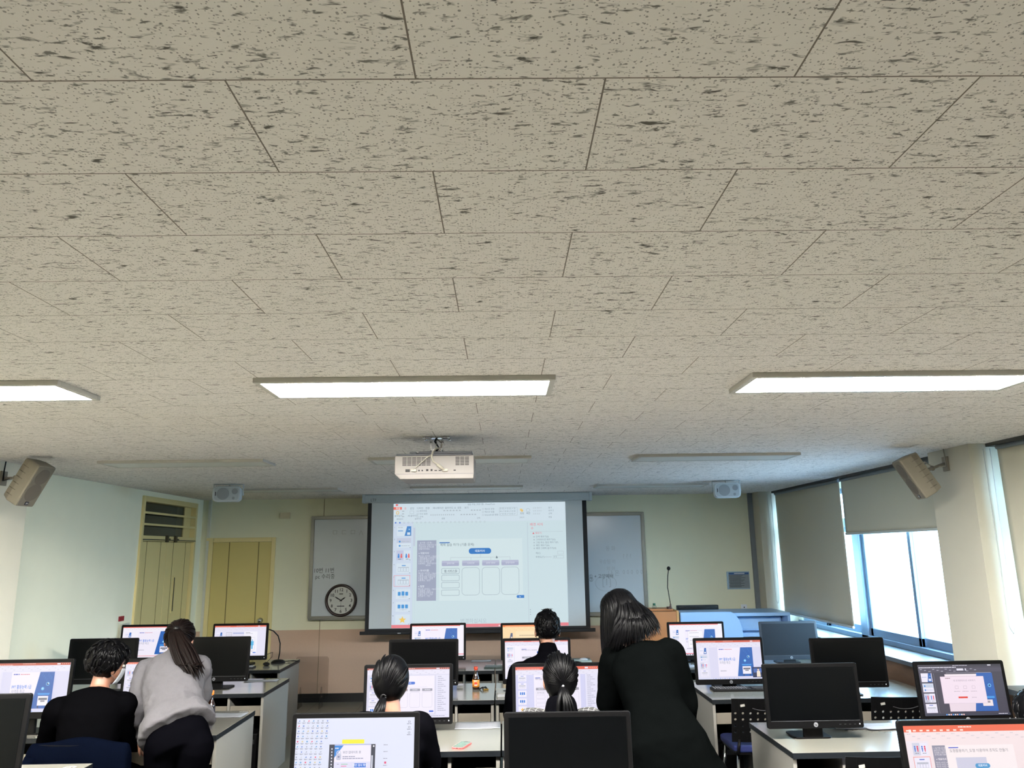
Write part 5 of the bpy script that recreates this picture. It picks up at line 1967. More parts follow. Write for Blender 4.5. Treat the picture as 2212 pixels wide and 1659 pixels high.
nb = thing('thick_book', "white book with a dark round mark beside the short-haired man's left elbow", 'book', (.02, 6.63, DZ), .06)
MB().box((-.085, -.11, .004), (.085, .11, .026)).build('page_block', M_PAPER, nb)
m = MB().box((-.09, -.115, 0), (.09, .115, .004)).box((-.09, -.115, .026), (.09, .115, .030))
m.build('book_cover', mat('white_book_cover', (150, 152, 148), .4), nb)
MB().cyl((0, -.01, .030), (0, -.01, .0312), .035, n=24).build('round_mark', M_BLK, nb)

ph = thing('mobile_phone', 'pink mobile phone lying face up on the centre desk', 'phone', (-.262, 4.955, DZ), -.35)
MB().rbox((-.037, -.075, .0), (.037, .075, .010), .014, 2, 5).build('phone_case', mat('pink_phone_case', (196, 92, 92), .4), ph, .002)
MB().rbox((-.033, -.071, .0095), (.033, .071, .0108), .012, 2, 5).build('phone_screen', mat('pale_reflecting_phone_glass', (96, 118, 106), .08), ph)
m = MB()
m.rbox((-.012, .062, .0106), (.012, .071, .0112), .004, 2).box((-.006, -.0756, .003), (.006, -.0745, .007))
for x in (-.02, .02): m.box((x - .006, -.0756, .004), (x + .006, -.0745, .006))
m.build('phone_ports', M_BLK, ph)

nbk = thing('spiral_notebook', 'dark spiral bound notebook at the far centre desk seam', 'notebook', (-.10, 8.12, DZ), -.1)
MB().box((-.10, -.07, 0), (.10, .07, .012)).build('notebook_cover', mat('dark_green_cover', (22, 44, 40), .4), nbk, .002)
m = MB()
for k in range(14):
    x = -.09 + k * .0138
    m.tube([(x, .07 + .010 * cos(a * pi / 5), .008 + .012 * sin(a * pi / 5)) for a in range(11)], .0014, 5)
m.build('spiral_binding', mat('pale_wire', (170, 190, 186), .3, metal=.5), nbk)
wbx = thing('tissue_pack', 'pale tissue pack on the far right end of the centre desks', 'tissue pack', (.80, 8.36, DZ), 0)
MB().rbox((-.10, -.06, 0), (.10, .06, .03), .008, 1).build('pack', mat('pale_green_plastic', (130, 146, 142), .3), wbx, .004)
MB().ball((.02, 0, .03), (.045, .035, .018)).build('tissue', M_PAPER, wbx)

# keyboard
kb = thing('keyboard', 'black keyboard in front of the webcam-picture monitor on the right desk', 'keyboard', (1.925, 6.66, DZ), -.03)
MB().rbox((-.225, -.075, .0), (.225, .075, .016), .012, 2).build('keyboard_base', M_BLK, kb, .003)
m = MB()
for j in range(5):
    for i in range(20):
        if i in (14,) and j < 5: continue
        x = -.21 + i * .0212
        y = -.058 + j * .0235
        m.box((x, y, .016), (x + .0175, y + .019, .021))
m.build('keys', mat('dark_grey_keys', (40, 41, 44), .35), kb, .0012)
m = MB()
for j in range(5):
    for i in range(13):
        m.box((-.21 + i * .0212 + .004, -.052 + j * .0235, .0211), (-.21 + i * .0212 + .009, -.046 + j * .0235, .0214))
m.build('key_print', M_WHITE, kb)
kb2 = thing('keyboard', 'flat dark keyboard pad lying before the figure-slide monitor, next to the mouse', 'keyboard', (-2.74, 8.36, DZ), .05)
MB().rbox((-.16, -.06, 0), (.16, .06, .014), .01, 2).build('keyboard_base', M_BLK, kb2, .003)
m = MB()
for j in range(4):
    for i in range(14):
        m.box((-.15 + i * .0215, -.05 + j * .0255, .014), (-.133 + i * .0215, -.031 + j * .0255, .019))
m.build('keys', mat('light_grey_keys', (150, 152, 156), .4), kb2)

# mouse and gooseneck stand on the far left desk
ms = thing('computer_mouse', 'black computer mouse on the far left desk below the stand', 'mouse', (-2.50, 8.50, DZ), .5)
MB().ball((0, 0, .018), (.034, .06, .018)).build('mouse_shell', M_BLK, ms)
MB().cyl((-.003, .032, .031), (.003, .032, .031), .008, n=12).build('scroll_wheel', mat('grey_wheel', (70, 70, 72), .4), ms)
a = Vector((0, .05, .01))
MB().tube([a, a + Vector((.02, .08, -.004)), a + Vector((.10, .16, .05)), a + Vector((.12, .22, .09)), a + Vector((.03, .3, .05))], .0028, 6).build('mouse_cable', M_BWIRE, ms)
gs = thing('gooseneck_stand', 'black gooseneck arm on a round base curving up to the figure-slide monitor', 'stand', (-2.44, 8.72, DZ), 0)
MB().tube([(0, 0, 0), (0, 0, .012), (0, 0, .028), (0, 0, .034)], [.075, .075, .05, .02], 24).build('round_base', M_BLK, gs)
p0 = px(578, 1359, 8.6) - Vector((-2.44, 8.72, DZ))
MB().tube([(0, 0, .03), (.012, 0, .10), (.015, -.01, .2), (-.005, -.03, .28), (-.05, -.06, .335), p0 + Vector((.03, 0, -.008)), p0], .0065, 8).build('gooseneck', M_BLK, gs)
MB().tube([(.05, .0, .012), (.10, .03, .01), (.16, .0, .02), (.21, .03, .01), (.18, .06, .006), (.09, .05, .01)], .004, 6).build('usb_cable', M_BWIRE, gs)

# smoked acrylic screen standing on the floor before the front wall
ac = thing('acrylic_partition', 'smoky clear acrylic partition standing on the floor before the tan wall panel', 'partition', (-2.42, 10.15, 0), 0)
MB().rbox((-.2, -.003, .12), (.215, .003, .60), .035, 1).build('acrylic_sheet', glass('smoked_acrylic', (.90, .885, .875), .05), ac)
m = MB()
m.add([(.13, -.11, 0), (.13, .11, 0), (.13, .01, .24), (.13, -.01, .24), (.138, -.11, 0), (.138, .11, 0), (.138, .01, .24), (.138, -.01, .24)], [(0, 1, 2, 3), (4, 7, 6, 5), (0, 4, 5, 1), (1, 5, 6, 2), (2, 6, 7, 3), (3, 7, 4, 0)])
m.add([(-.13, -.11, 0), (-.13, .11, 0), (-.13, .01, .24), (-.13, -.01, .24), (-.122, -.11, 0), (-.122, .11, 0), (-.122, .01, .24), (-.122, -.01, .24)], [(0, 1, 2, 3), (4, 7, 6, 5), (0, 4, 5, 1), (1, 5, 6, 2), (2, 6, 7, 3), (3, 7, 4, 0)])
m.build('acrylic_foot', glass('dark_acrylic_foot', (.8, .78, .77), .06), ac)
# cables on the floor under the near desks
o = MB().tube([(-1.17, 4.95, .0), (-1.15, 4.95, .25), (-1.12, 4.9, .42), (-1.10, 4.86, .3), (-1.14, 4.84, .12), (-1.2, 4.8, .03), (-1.3, 4.7, .008), (-1.22, 4.6, .008)], .006, 8).build('power_cable', M_BWIRE)
tag(o, 'black cable looping down beside the left end of the centre desks', 'cable')

# ------------------------------------------------------------------ people
M_SKIN = mat('skin', (128, 90, 72), .5, var=.04, scale=40)
M_HAIRB = mat('black_hair', (4, 4, 5), .38, var=.4, scale=60, spec=.08)
M_HAIRBR = mat('dark_brown_hair', (12, 7, 6), .42, var=.5, scale=60, spec=.07)
M_KNITB = mat('black_knit', (4, 4, 5), .95, var=.2, scale=300, bump=.3, spec=0)
M_COAT = mat('black_wool_coat', (4, 5, 5), .95, var=.25, scale=200, bump=.3, spec=0)
M_JACK = mat('black_jacket_cloth', (5, 5, 7), .9, var=.2, scale=150, spec=0)
M_TROU = mat('black_trousers', (4, 4, 6), .9, var=.2, scale=150, spec=0)
M_GREY = mat('heather_grey_knit', (78, 77, 80), .95, var=.16, scale=140, bump=.35, spec=.1, stretch=(1, 1, 3))
M_NAVY = mat('navy_jacket_cloth', (3, 5, 13), .85, var=.25, scale=60, bump=.2, spec=0)
M_EYE = mat('eye_white', (225, 222, 216), .2)
M_IRIS = mat('dark_iris', (24, 16, 12), .15)
M_LIP = mat('lips', (176, 108, 100), .4)
M_SHOE = mat('black_shoe', (16, 16, 17), .5)


def plaid_mat():
    m = bpy.data.materials.new('black_white_plaid')
    m.use_nodes = True
    n = m.node_tree
    p = n.nodes['Principled BSDF']
    p.inputs['Roughness'].default_value = .9
    tc = n.nodes.new('ShaderNodeTexCoord')
    mp = n.nodes.new('ShaderNodeMapping')
    mp.inputs['Rotation'].default_value = (.2, .5, .5)
    n.links.new(tc.outputs['Object'], mp.inputs[0])
    br = n.nodes.new('ShaderNodeTexBrick')
    br.offset = 0
    for k, v in {'Scale': 1, 'Mortar Size': .001, 'Brick Width': .024, 'Row Height': .022}.items(): br.inputs[k].default_value = v
    br.inputs['Color1'].default_value = (.008, .008, .009, 1)
    br.inputs['Color2'].default_value = (.012, .012, .013, 1)
    br.inputs['Mortar'].default_value = (.25, .25, .24, 1)
    n.links.new(mp.outputs[0], br.inputs['Vector'])
    n.links.new(br.outputs['Color'], p.inputs['Base Color'])
    return m


M_PLAID = plaid_mat()


def remesh(voxel, it=6, fac=.6, disp=None):
    def f(o):
        r = o.modifiers.new('skin_over', 'REMESH')
        r.mode = 'VOXEL'
        r.voxel_size = voxel
        r.use_smooth_shade = True
        s = o.modifiers.new('soften', 'SMOOTH')
        s.factor = fac
        s.iterations = it
        if disp:
            tx = bpy.data.textures.new('folds', 'CLOUDS')
            tx.noise_scale = disp[1]
            tx.noise_depth = 2
            d = o.modifiers.new('folds', 'DISPLACE')
            d.texture = tx
            d.strength = disp[0]
            d.mid_level = .5
            d.texture_coords = 'LOCAL'
    return f


def capsule(mb, a, b, ra, rb, n=14):
    a, b = Vector(a), Vector(b)
    t = (b - a).normalized()
    mb.tube([a - t * ra * .95, a - t * ra * .6, a, a.lerp(b, .5), b, b + t * rb * .6, b + t * rb * .95],
            [ra * .3, ra * .8, ra, (ra + rb) / 2 * 1.02, rb, rb * .8, rb * .3], n)


def torso(mb, rings, n=20, e=2.4):
    """rings: (centre, lateral unit vector, half width, half depth)"""
    out = []
    for k, (c, lat, a, b) in enumerate(rings):
        c = Vector(c)
        up = (Vector(rings[min(k + 1, len(rings) - 1)][0]) - Vector(rings[max(k - 1, 0)][0])).normalized()
        lat = Vector(lat)
        lat = (lat - up * lat.dot(up)).normalized()
        fw = up.cross(lat)
        ring = []
        for i in range(n):
            t = 2 * pi * i / n
            cx, sx = cos(t), sin(t)
            ring.append(c + lat * (a * math.copysign(abs(cx) ** (2 / e), cx)) + fw * (b * math.copysign(abs(sx) ** (2 / e), sx)))
        out.append(ring)
    mb.loft(out)


def hand(mb, wrist, d, nrm, s=1.0, curl=.5, side=1):
    """palm, four fingers of different length bent at the knuckles, and a thumb from the palm's side"""
    d, nrm = Vector(d).normalized(), Vector(nrm).normalized()
    nrm = (nrm - d * nrm.dot(d)).normalized()
    sd = d.cross(nrm) * side
    w_ = Vector(wrist)
    torso(mb, [(w_, sd, .026 * s, .019 * s), (w_ + d * .03 * s, sd, .036 * s, .016 * s), (w_ + d * .085 * s, sd, .041 * s, .013 * s)], 12)
    for k, (off, ln) in enumerate(((-.03, .072), (-.010, .082), (.010, .076), (.029, .060))):
        p = w_ + d * .083 * s + sd * off * s
        pts = [p - d * .02 * s]
        ang = 0
        q = p
        for seg in (.45, .3, .25):
            ang += curl * .6
            q = q + (d * cos(ang) - nrm * sin(ang)) * ln * seg * s
            pts.append(q)
        mb.tube([pts[0], p] + pts[1:] + [pts[-1] + (pts[-1] - pts[-2]) * .25], [.0085 * s, .0092 * s, .0085 * s, .008 * s, .007 * s, .003 * s], 8)
    b = w_ + d * .025 * s - sd * .028 * s
    td = (d * .7 - sd * .7 - nrm * .25).normalized()
    mb.tube([b, b + td * .035 * s, b + (td * .05 + d * .022) * s, b + (td * .055 + d * .04) * s], [.013 * s, .011 * s, .009 * s, .005 * s], 8)


def head_matrix(c, yaw, pitch, roll):
    return Matrix.Translation(Vector(c)) @ Matrix.Rotation(radians(yaw), 4, 'Z') @ Matrix.Rotation(radians(-pitch), 4, 'X') @ Matrix.Rotation(radians(roll), 4, 'Y')


def head_shape(mb, M):
    R3 = M.to_3x3().to_4x4()
    mb.ball(M @ Vector((0, -.012, .028)), (.074, .094, .092), M=R3)
    mb.ball(M @ Vector((0, .022, -.03)), (.062, .066, .085), M=R3)
    mb.ball(M @ Vector((0, .052, -.088)), (.03, .026, .022), M=R3)            # chin
    mb.ball(M @ Vector((0, .088, -.018)), (.014, .016, .018), M=R3)           # nose tip
    mb.tube([M @ Vector((0, .082, .02)), M @ Vector((0, .094, -.016))], [.008, .011], 8)
    for s in (-1, 1):
        mb.ball(M @ Vector((s * .040, .056, -.03)), (.022, .02, .022), M=R3)  # cheeks
        E_ = R3 @ Matrix.Rotation(s * .35, 4, 'Z')
        mb.ball(M @ Vector((s * .084, -.004, -.014)), (.011, .021, .036), M=E_)


def face_parts(root, M, org):
    b = MB(org)
    R3 = M.to_3x3().to_4x4()
    for s in (-1, 1):
        e = MB(org).ball(M @ Vector((s * .032, .072, .012)), (.014, .012, .009), M=R3).build('eye', M_EYE, root)
        MB(org).ball(M @ Vector((s * .032, .0835, .012)), (.0055, .003, .0055), 12, 8, M=R3).build('iris', M_IRIS, e)
        MB(org).tube([M @ Vector((s * .016, .086, .030)), M @ Vector((s * .033, .086, .035)), M @ Vector((s * .05, .078, .030))], [.002, .0032, .0015], 6).build('eyebrow', M_HAIRB, root)
    MB(org).tube([M @ Vector((-.022, .079, -.055)), M @ Vector((0, .086, -.053)), M @ Vector((.022, .079, -.055))], [.002, .006, .002], 8).build('mouth', M_LIP, root)


def hair_cap(mb, M, r, hairline=.05, nape=-.075, tuft=.0, seed=0, c0=(0, -.014, .03), back=1.0, freq=9):
    """closed shell over the skull; sinks under the skin in the face and below the nape"""
    nu, nv = 56, 36
    rx, ry, rz = r
    vs = []
    for j in range(nv + 1):
        ph = -pi / 2 + pi * j / nv
        for i in range(nu):
            th = 2 * pi * i / nu
            d = Vector((cos(ph) * cos(th), cos(ph) * sin(th), sin(ph)))
            p = Vector((d.x * rx, d.y * ry * (back if d.y < 0 else 1), d.z * rz))
            k = 1.0
            q = p + Vector(c0)
            # face window
            lim = hairline + (.06 if abs(q.x) > .06 else 0)
            f = (q.y - (.035 if q.z > hairline else .028 - abs(q.z - hairline) * .25)) / .03
            if q.z < hairline + .02 and f > 0: k = 1 - min(f, 1) * .34
            g = (nape - q.z) / .03
            if g > 0: k = min(k, 1 - min(g, 1) * .5)
            if tuft: k *= 1 + tuft * (noise.noise((d.x * freq + seed, d.y * freq, d.z * freq * .7)) + .5 * noise.noise((d.x * freq * 2.7, d.y * freq * 2.7 + seed, d.z * 12)))
            vs.append(M @ (p * k + Vector(c0)))
    fs = []
    for j in range(nv):
        for i in range(nu):
            a, b = j * nu + i, j * nu + (i + 1) % nu
            fs.append((a, b, b + nu, a + nu))
    mb.add(vs, fs, True)


def lock(mb, pts, w0, w1, th=.5, n=6):
    """one flat tapering lock of hair along a smoothed path"""
    P = [Vector(p) for p in pts]
    out = []
    m = len(P)
    for k in range(m - 1):
        for s in range(4):
            t = s / 4
            p0, p1, p2, p3 = P[max(k - 1, 0)], P[k], P[k + 1], P[min(k + 2, m - 1)]
            out.append(.5 * ((2 * p1) + (p2 - p0) * t + (2 * p0 - 5 * p1 + 4 * p2 - p3) * t * t + (3 * p1 - p0 - 3 * p2 + p3) * t ** 3))
    out.append(P[-1])
    L = len(out)
    R_ = []
    for k in range(L):
        f = k / (L - 1)
        ww = (w0 + (w1 - w0) * f) * min(1, .35 + f * 5) * (1 if f < .8 else max(.08, (1 - f) / .2))
        R_.append((ww, ww * th))
    mb.tube(out, R_, n)


def on_skull(M, d, r, c0=(0, -.014, .03)):
    d = Vector(d).normalized()
    return M @ (Vector((d.x * r[0], d.y * r[1], d.z * r[2])) + Vector(c0))


def slick_locks(mb, M, r, tie, num, rnd, w=.006):
    """strands swept from the hairline back over the skull to the tie point (a local direction)"""
    T = Vector(tie).normalized()
    for k in range(num):
        a = rnd.uniform(0, 2 * pi)
        e = rnd.uniform(.35, 1.25)
        ax = T.orthogonal().normalized()
        ay = T.cross(ax)
        far = (T * cos(e * 1.5) + (ax * cos(a) + ay * sin(a)) * sin(e * 1.5)).normalized()
        if far.y > .12: continue
        if far.z < -.62: continue
        pts = []
        for s in range(6):
            f = s / 5
            d = far.lerp(T, f).normalized()
            pts.append(on_skull(M, d, [q * (1.006 + .006 * sin(f * pi)) for q in r]))
        lock(mb, pts, w, w * .5, .35)


def person(name, label, org, J, hp, top, bottom_m, hair_fn, mask=None, top_name='sweater', group='people in the classroom', face=True, skirt=None, hem=None, collar=None, arm_grow=0., seat=False, folds=(.012, .09)):
    """J: joints in world space; hp: head (centre, yaw, pitch, roll); top: material of the upper garment"""
    org = Vector(org)
    t = thing('person', label, 'person', org, 0, group)
    M = head_matrix(*hp)
    V = {k: Vector(v) for k, v in J.items()}
    lat_s = (V['sr'] - V['sl']).normalized()
    lat_h = (V['hr'] - V['hl']).normalized()
    neck, chest, waist, pelv = V['neck'], V['chest'], V['waist'], V['pelvis']
    up = (neck - pelv).normalized()
    sw = (V['sr'] - V['sl']).length / 2
    spine = [(pelv - up * .09, lat_h, .10, .08), (pelv, lat_h, .165, .115), (waist, lat_h.lerp(lat_s, .5), .135, .10),
             (chest, lat_s, .155, .115), (chest.lerp(neck, .55), lat_s, sw * .86, .10), (chest.lerp(neck, .85), lat_s, sw * .62, .075), (neck + up * .01, lat_s, .062, .06)]
    b = MB(org)
    torso(b, spine)
    capsule(b, neck - up * .03, M @ Vector((0, -.018, -.06)), .056, .052)
    head_shape(b, M)
    for s in 'lr':
        capsule(b, V['s' + s], V['e' + s], .05, .04)
        capsule(b, V['e' + s], V['w' + s], .04, .027)
        fwd = (V['w' + s] - V['e' + s]).normalized()
        nr = Vector((0, 0, 1)) if abs(fwd.z) < .8 else Vector((-1 if s == 'l' else 1, 0, .1))
        hd = fwd if abs(fwd.z) > .8 else Vector((fwd.x, fwd.y, 0))
        hand(b, V['w' + s], hd, nr, 1, .45, 1 if s == 'l' else -1)
        capsule(b, V['h' + s], V['k' + s], .085, .056)
        capsule(b, V['k' + s], V['a' + s], .056, .038)
        capsule(b, V['a' + s] + Vector((0, -.03, -.045)), V['a' + s] + Vector((0, .14, -.055)), .035, .03)
    body = b.build('body', M_SKIN, t, 0, mods=[remesh(.0075, 5)])
    if face: face_parts(t, M, org)
    # upper garment
    g = MB(org)
    G = .018
    rings = []
    for k, (c, l, a, d) in enumerate(spine):
        if hem and k == 0: continue
        rings.append((c, l, a + G + .012, d + G + (.012 if k < 3 else .006)))
    rings[-1] = (neck + up * .005, lat_s, .074, .07)
    if hem: rings = [(Vector(h[0]), Vector(h[1]) if len(h) > 3 else lat_h, h[-2], h[-1]) for h in hem] + rings[1:]
    torso(g, rings, 24)
    for s in 'lr':
        sh = V['s' + s]
        capsule(g, sh.lerp(chest.lerp(neck, .6), .35), sh, .072, .07 + arm_grow)
        capsule(g, sh, V['e' + s], .070 + arm_grow, .060 + arm_grow)
        capsule(g, V['e' + s], V['e' + s].lerp(V['w' + s], .93), .060 + arm_grow, .043 + arm_grow * .5)
    if collar:
        ct, cr = collar
        capsule(g, neck - up * .02, neck + (M @ Vector((0, -.03, -.07)) - neck) * ct, cr, cr * .96)
    gm = g.build(top_name, top, t, 0, mods=[remesh(.011, 6, .6, folds)])
    # trousers
    g = MB(org)
    torso(g, [(pelv - up * .10, lat_h, .13, .11), (pelv - up * .02, lat_h, .185, .14), (pelv.lerp(waist, .55), lat_h, .165, .125)], 20)
    for s in 'lr':
        capsule(g, V['h' + s], V['k' + s], .102, .076)
        capsule(g, V['k' + s], V['a' + s] + Vector((0, 0, .03)), .074, .058)
    if skirt: 
        torso(g, skirt, 24)
    g.build('trousers', bottom_m, t, 0, mods=[remesh(.013, 5)])
    for s in 'lr':
        g = MB(org)
        A_ = V['a' + s]
        capsule(g, A_ + Vector((0, -.035, -.04)), A_ + Vector((0, .15, -.052)), .045, .036)
        g.build('shoe', M_SHOE, t, 0, mods=[remesh(.009, 4)])
    hair_fn(t, M, org)
    if mask:
        m = MB(org)
        R3 = M.to_3x3().to_4x4()
        nu = 14
        rg = []
        for j in range(7):
            f = j / 6
            z = .0 - f * .10
            ring = []
            for i in range(nu + 1):
                a = -1.15 + 2.3 * i / nu
                r_ = .083 - .018 * f + .012 * sin(f * pi) * cos(a)
                ring.append(M @ Vector((sin(a) * (.074 - .016 * f), .022 + cos(a) * (.082 + .01 * sin(f * pi)) - .02 * f, z)))
            rg.append(ring)
        vs = [v for r_ in rg for v in r_]
        fs = [(j * (nu + 1) + i, j * (nu + 1) + i + 1, (j + 1) * (nu + 1) + i + 1, (j + 1) * (nu + 1) + i) for j in range(6) for i in range(nu)]
        m.add(vs, fs, True)
        mk = m.build('face_mask', mask, t, 0, mods=[solid(.002)])
        m = MB(org)
        for s in (-1, 1):
            m.tube([M @ Vector((s * .068, .05, -.012)), M @ Vector((s * .084, .01, .01)), M @ Vector((s * .088, -.024, -.004)), M @ Vector((s * .082, -.006, -.045)), M @ Vector((s * .06, .045, -.07))], .0016, 5)
        m.build('ear_loop', mask, mk)
    return t, M, V


def seated(x, y, yaw=0):
    """hips, legs and feet of someone sitting on a chair at (x, y)"""
    c, s = cos(radians(yaw)), sin(radians(yaw))

    def W_(dx, dy, z): return (x + dx * c - dy * s, y + dx * s + dy * c, z)
    return dict(pelvis=W_(0, -.05, .60), hl=W_(-.095, -.02, .58), hr=W_(.095, -.02, .58), kl=W_(-.13, .37, .455), kr=W_(.13, .37, .455), al=W_(-.13, .38, .085), ar=W_(.13, .38, .085))


MASKW = mat('white_face_mask', (158, 164, 170), .8)
MASKB = mat('black_face_mask', (14, 14, 15), .8)


# 1 --- man in black sweater, left, bent over his desk, head turned right
def hair_m1(t, M, org):
    rnd = random.Random(5)
    m = MB(org)
    r = (.112, .132, .118)
    hair_cap(m, M, r, .045, -.095, .07, 3, c0=(0, -.018, .036), freq=6)
    for k in range(150):
        d = Vector((rnd.uniform(-1, 1), rnd.uniform(-1, .45), rnd.uniform(-.75, 1))).normalized()
        if d.y > .15 and d.z < .3: continue
        d2 = (d + Vector((rnd.uniform(-.2, .2), rnd.uniform(-.15, .25), -.42))).normalized()
        if d2.z < -.8: continue
        pts = [on_skull(M, d.lerp(d2, f).normalized(), [q * (1.0 + .05 * sin(f * pi)) for q in r], (0, -.018, .036)) for f in (0, .35, .7, 1)]
        lock(m, pts, .012, .005, .5)
    m.build('hair', M_HAIRB, t)


J = seated(-2.53, 5.06)
J['pelvis'] = (-2.53, 5.02, .60)
J.update(neck=px(212, 1490, 5.10), chest=px(198, 1545, 5.04), waist=(-2.53, 5.01, .73), sl=px(126, 1535, 5.03), sr=px(268, 1522, 5.10),
         el=px(106, 1600, 5.14), er=px(272, 1600, 5.24), wl=(-2.72, 5.50, .775), wr=(-2.50, 5.47, .775))
person('person', 'seated person in black sweater with bushy black hair and white mask, head turned right', (-2.53, 5.0, 0), J,
       (px(236, 1437, 5.16), -38, 14, 6), M_KNITB, M_TROU, hair_m1, MASKW, arm_grow=.012)
jk = thing('navy_jacket', "dark navy jacket hung over the back of the black-sweater man's chair", 'jacket', (-2.475, 4.825, 0))
m = MB()
rg = []
for k in range(15):
    f = k / 14
    a = -1.0 + 2.0 * f
    w_ = .30
    x = a * w_
    hgt = .835 - .02 * abs(a) ** 3 - .012 * sin(f * 9)
    dep = .055 + .012 * sin(f * 14)
    z0 = .30 + .02 * sin(f * 11)
    rg.append([Vector((x * 1.06, -.05 - dep * .2, z0)), Vector((x * 1.03, -.075 + .01 * sin(f * 17), .55)), Vector((x, -.055, hgt - .03)), Vector((x, .0, hgt)), Vector((x, .045, hgt - .03)),
               Vector((x * 1.0, .052, .60)), Vector((x, .035, .60)), Vector((x, .028, hgt - .05)), Vector((x, .0, hgt - .022)), Vector((x, -.03, hgt - .05)), Vector((x * 1.02, -.05, .55)), Vector((x * 1.04, -.035, z0))])
m.loft(rg)
m.build('jacket_cloth', M_NAVY, jk, 0, mods=[lambda o: setattr(o.modifiers.new('fold_smoothing', 'SUBSURF'), 'levels', 2)])
m = MB()
m.tube([(-.25, -.055, .74), (-.285, -.06, .6), (-.28, -.055, .42), (-.25, -.05, .34)], [.03, .04, .04, .035], 12)
m.build('sleeve', M_NAVY, jk)


# 2 --- woman in grey sweater, standing bent forward, brown ponytail
def hair_w1(t, M, org):
    rnd = random.Random(8)
    m = MB(org)
    r = (.094, .112, .108)
    hair_cap(m, M, r, .05, -.085, .012, 1)
    tie = (0.05, -.98, .05)
    slick_locks(m, M, r, tie, 120, rnd, .008)
    m.build('hair', M_HAIRBR, t)
    T = on_skull(M, tie, [q * 1.06 for q in r])
    MB(org).ball(T, (.02, .02, .02)).build('hair_tie', M_BLK, t)
    p = MB(org)
    E0 = px(420, 1455, 5.13)
    for k in range(70):
        a, q = rnd.uniform(0, 2 * pi), sqrt(rnd.random())
        sp = Vector((cos(a) * q, sin(a) * q * .6, 0))
        e = E0 + Vector((sp.x * .078 + rnd.uniform(-.012, .012), sp.y * .04, rnd.uniform(-.05, .085)))
        mid = T.lerp(E0, .45) + Vector((sp.x * .075, sp.y * .05 - .035, .005))
        mid2 = T.lerp(E0, .78) + Vector((sp.x * .078, sp.y * .05 - .022, .0))
        lock(p, [T + sp * .014, T.lerp(mid, .3) + Vector((sp.x * .02, -.028, .008)), mid, mid2, e], .012, .006, .5)
    p.build('ponytail', M_HAIRBR, t)
    er_ = MB(org)
    er_.tube([M @ Vector((.086 + .006 * cos(a * pi / 5), -.0, -.05 + .010 * sin(a * pi / 5))) for a in range(11)], .0018, 5)
    er_.build('earring', mat('gold_earring', (206, 160, 84), .2, metal=1), t)


J = dict(neck=px(374, 1415, 5.34), chest=px(374, 1475, 5.22), waist=px(378, 1535, 5.06), pelvis=px(386, 1600, 4.96), sl=px(318, 1448, 5.27), sr=px(432, 1442, 5.29),
         el=px(294, 1532, 5.16), er=px(434, 1510, 5.38), wl=px(304, 1590, 5.26), wr=(-2.10, 5.47, .79),
         hl=px(350, 1612, 4.94), hr=px(425, 1612, 4.94), kl=(-2.08, 5.03, .44), kr=(-1.92, 5.03, .44), al=(-2.08, 4.86, .085), ar=(-1.92, 4.86, .085))
hemc = px(384, 1566, 4.99)
person('person', 'person in light grey sweater with dark brown ponytail, leaning forward over the desk', (-2.05, 4.95, 0), J,
       (px(388, 1384, 5.42), 4, 24, 4), M_GREY, M_TROU, hair_w1, None, arm_grow=.006,
       hem=[(px(384, 1580, 4.965), (1, 0, .12), .225, .165), (px(380, 1555, 5.02), (1, 0, .08), .205, .16)], folds=(.032, .075))


# 3 --- woman with low ponytail, plain black top (third row, left)
def hair_w3(t, M, org):
    rnd = random.Random(12)
    m = MB(org)
    r = (.098, .114, .126)
    hair_cap(m, M, r, .055, -.105, .008, 2, c0=(0, -.016, .014))
    tie = (-.12, -.72, -.72)
    slick_locks(m, M, r, tie, 140, rnd, .007)
    m.build('hair', M_HAIRB, t)
    T = on_skull(M, tie, [q * 1.03 for q in r], (0, -.016, .014))
    MB(org).tube([T + Vector((.012 * cos(a * pi / 6), .0, .012 * sin(a * pi / 6))) for a in range(13)], .006, 6).build('hair_tie', M_BLK, t)
    p = MB(org)
    for k in range(34):
        a, q = rnd.uniform(0, 2 * pi), sqrt(rnd.random())
        sp = Vector((cos(a) * q, sin(a) * q, 0))
        e = T + Vector((-.03 + sp.x * .025, -.055 + sp.y * .02, -.17 + rnd.uniform(-.03, .03)))
        lock(p, [T + sp * .008, T + Vector((-.008 + sp.x * .024, -.045 + sp.y * .015, -.04)), T + Vector((-.022 + sp.x * .03, -.06 + sp.y * .02, -.1)), e], .009, .004, .5)
    p.build('ponytail', M_HAIRB, t)


J = seated(-.62, 4.44)
J.update(neck=px(846, 1548, 4.42), chest=px(848, 1610, 4.40), waist=(-.62, 4.40, .76), sl=px(778, 1568, 4.40), sr=px(908, 1568, 4.40),
         el=px(762, 1655, 4.5), er=px(928, 1650, 4.5), wl=(-.80, 4.98, .775), wr=(-.56, 5.0, .775))
person('person', 'seated person with black low ponytail and plain black top, behind the desktop-icon monitor', (-.62, 4.42, 0), J,
       (px(845, 1472, 4.46), -3, 8, 5), M_JACK, M_TROU, hair_w3, MASKW, top_name='black_top', arm_grow=.008)


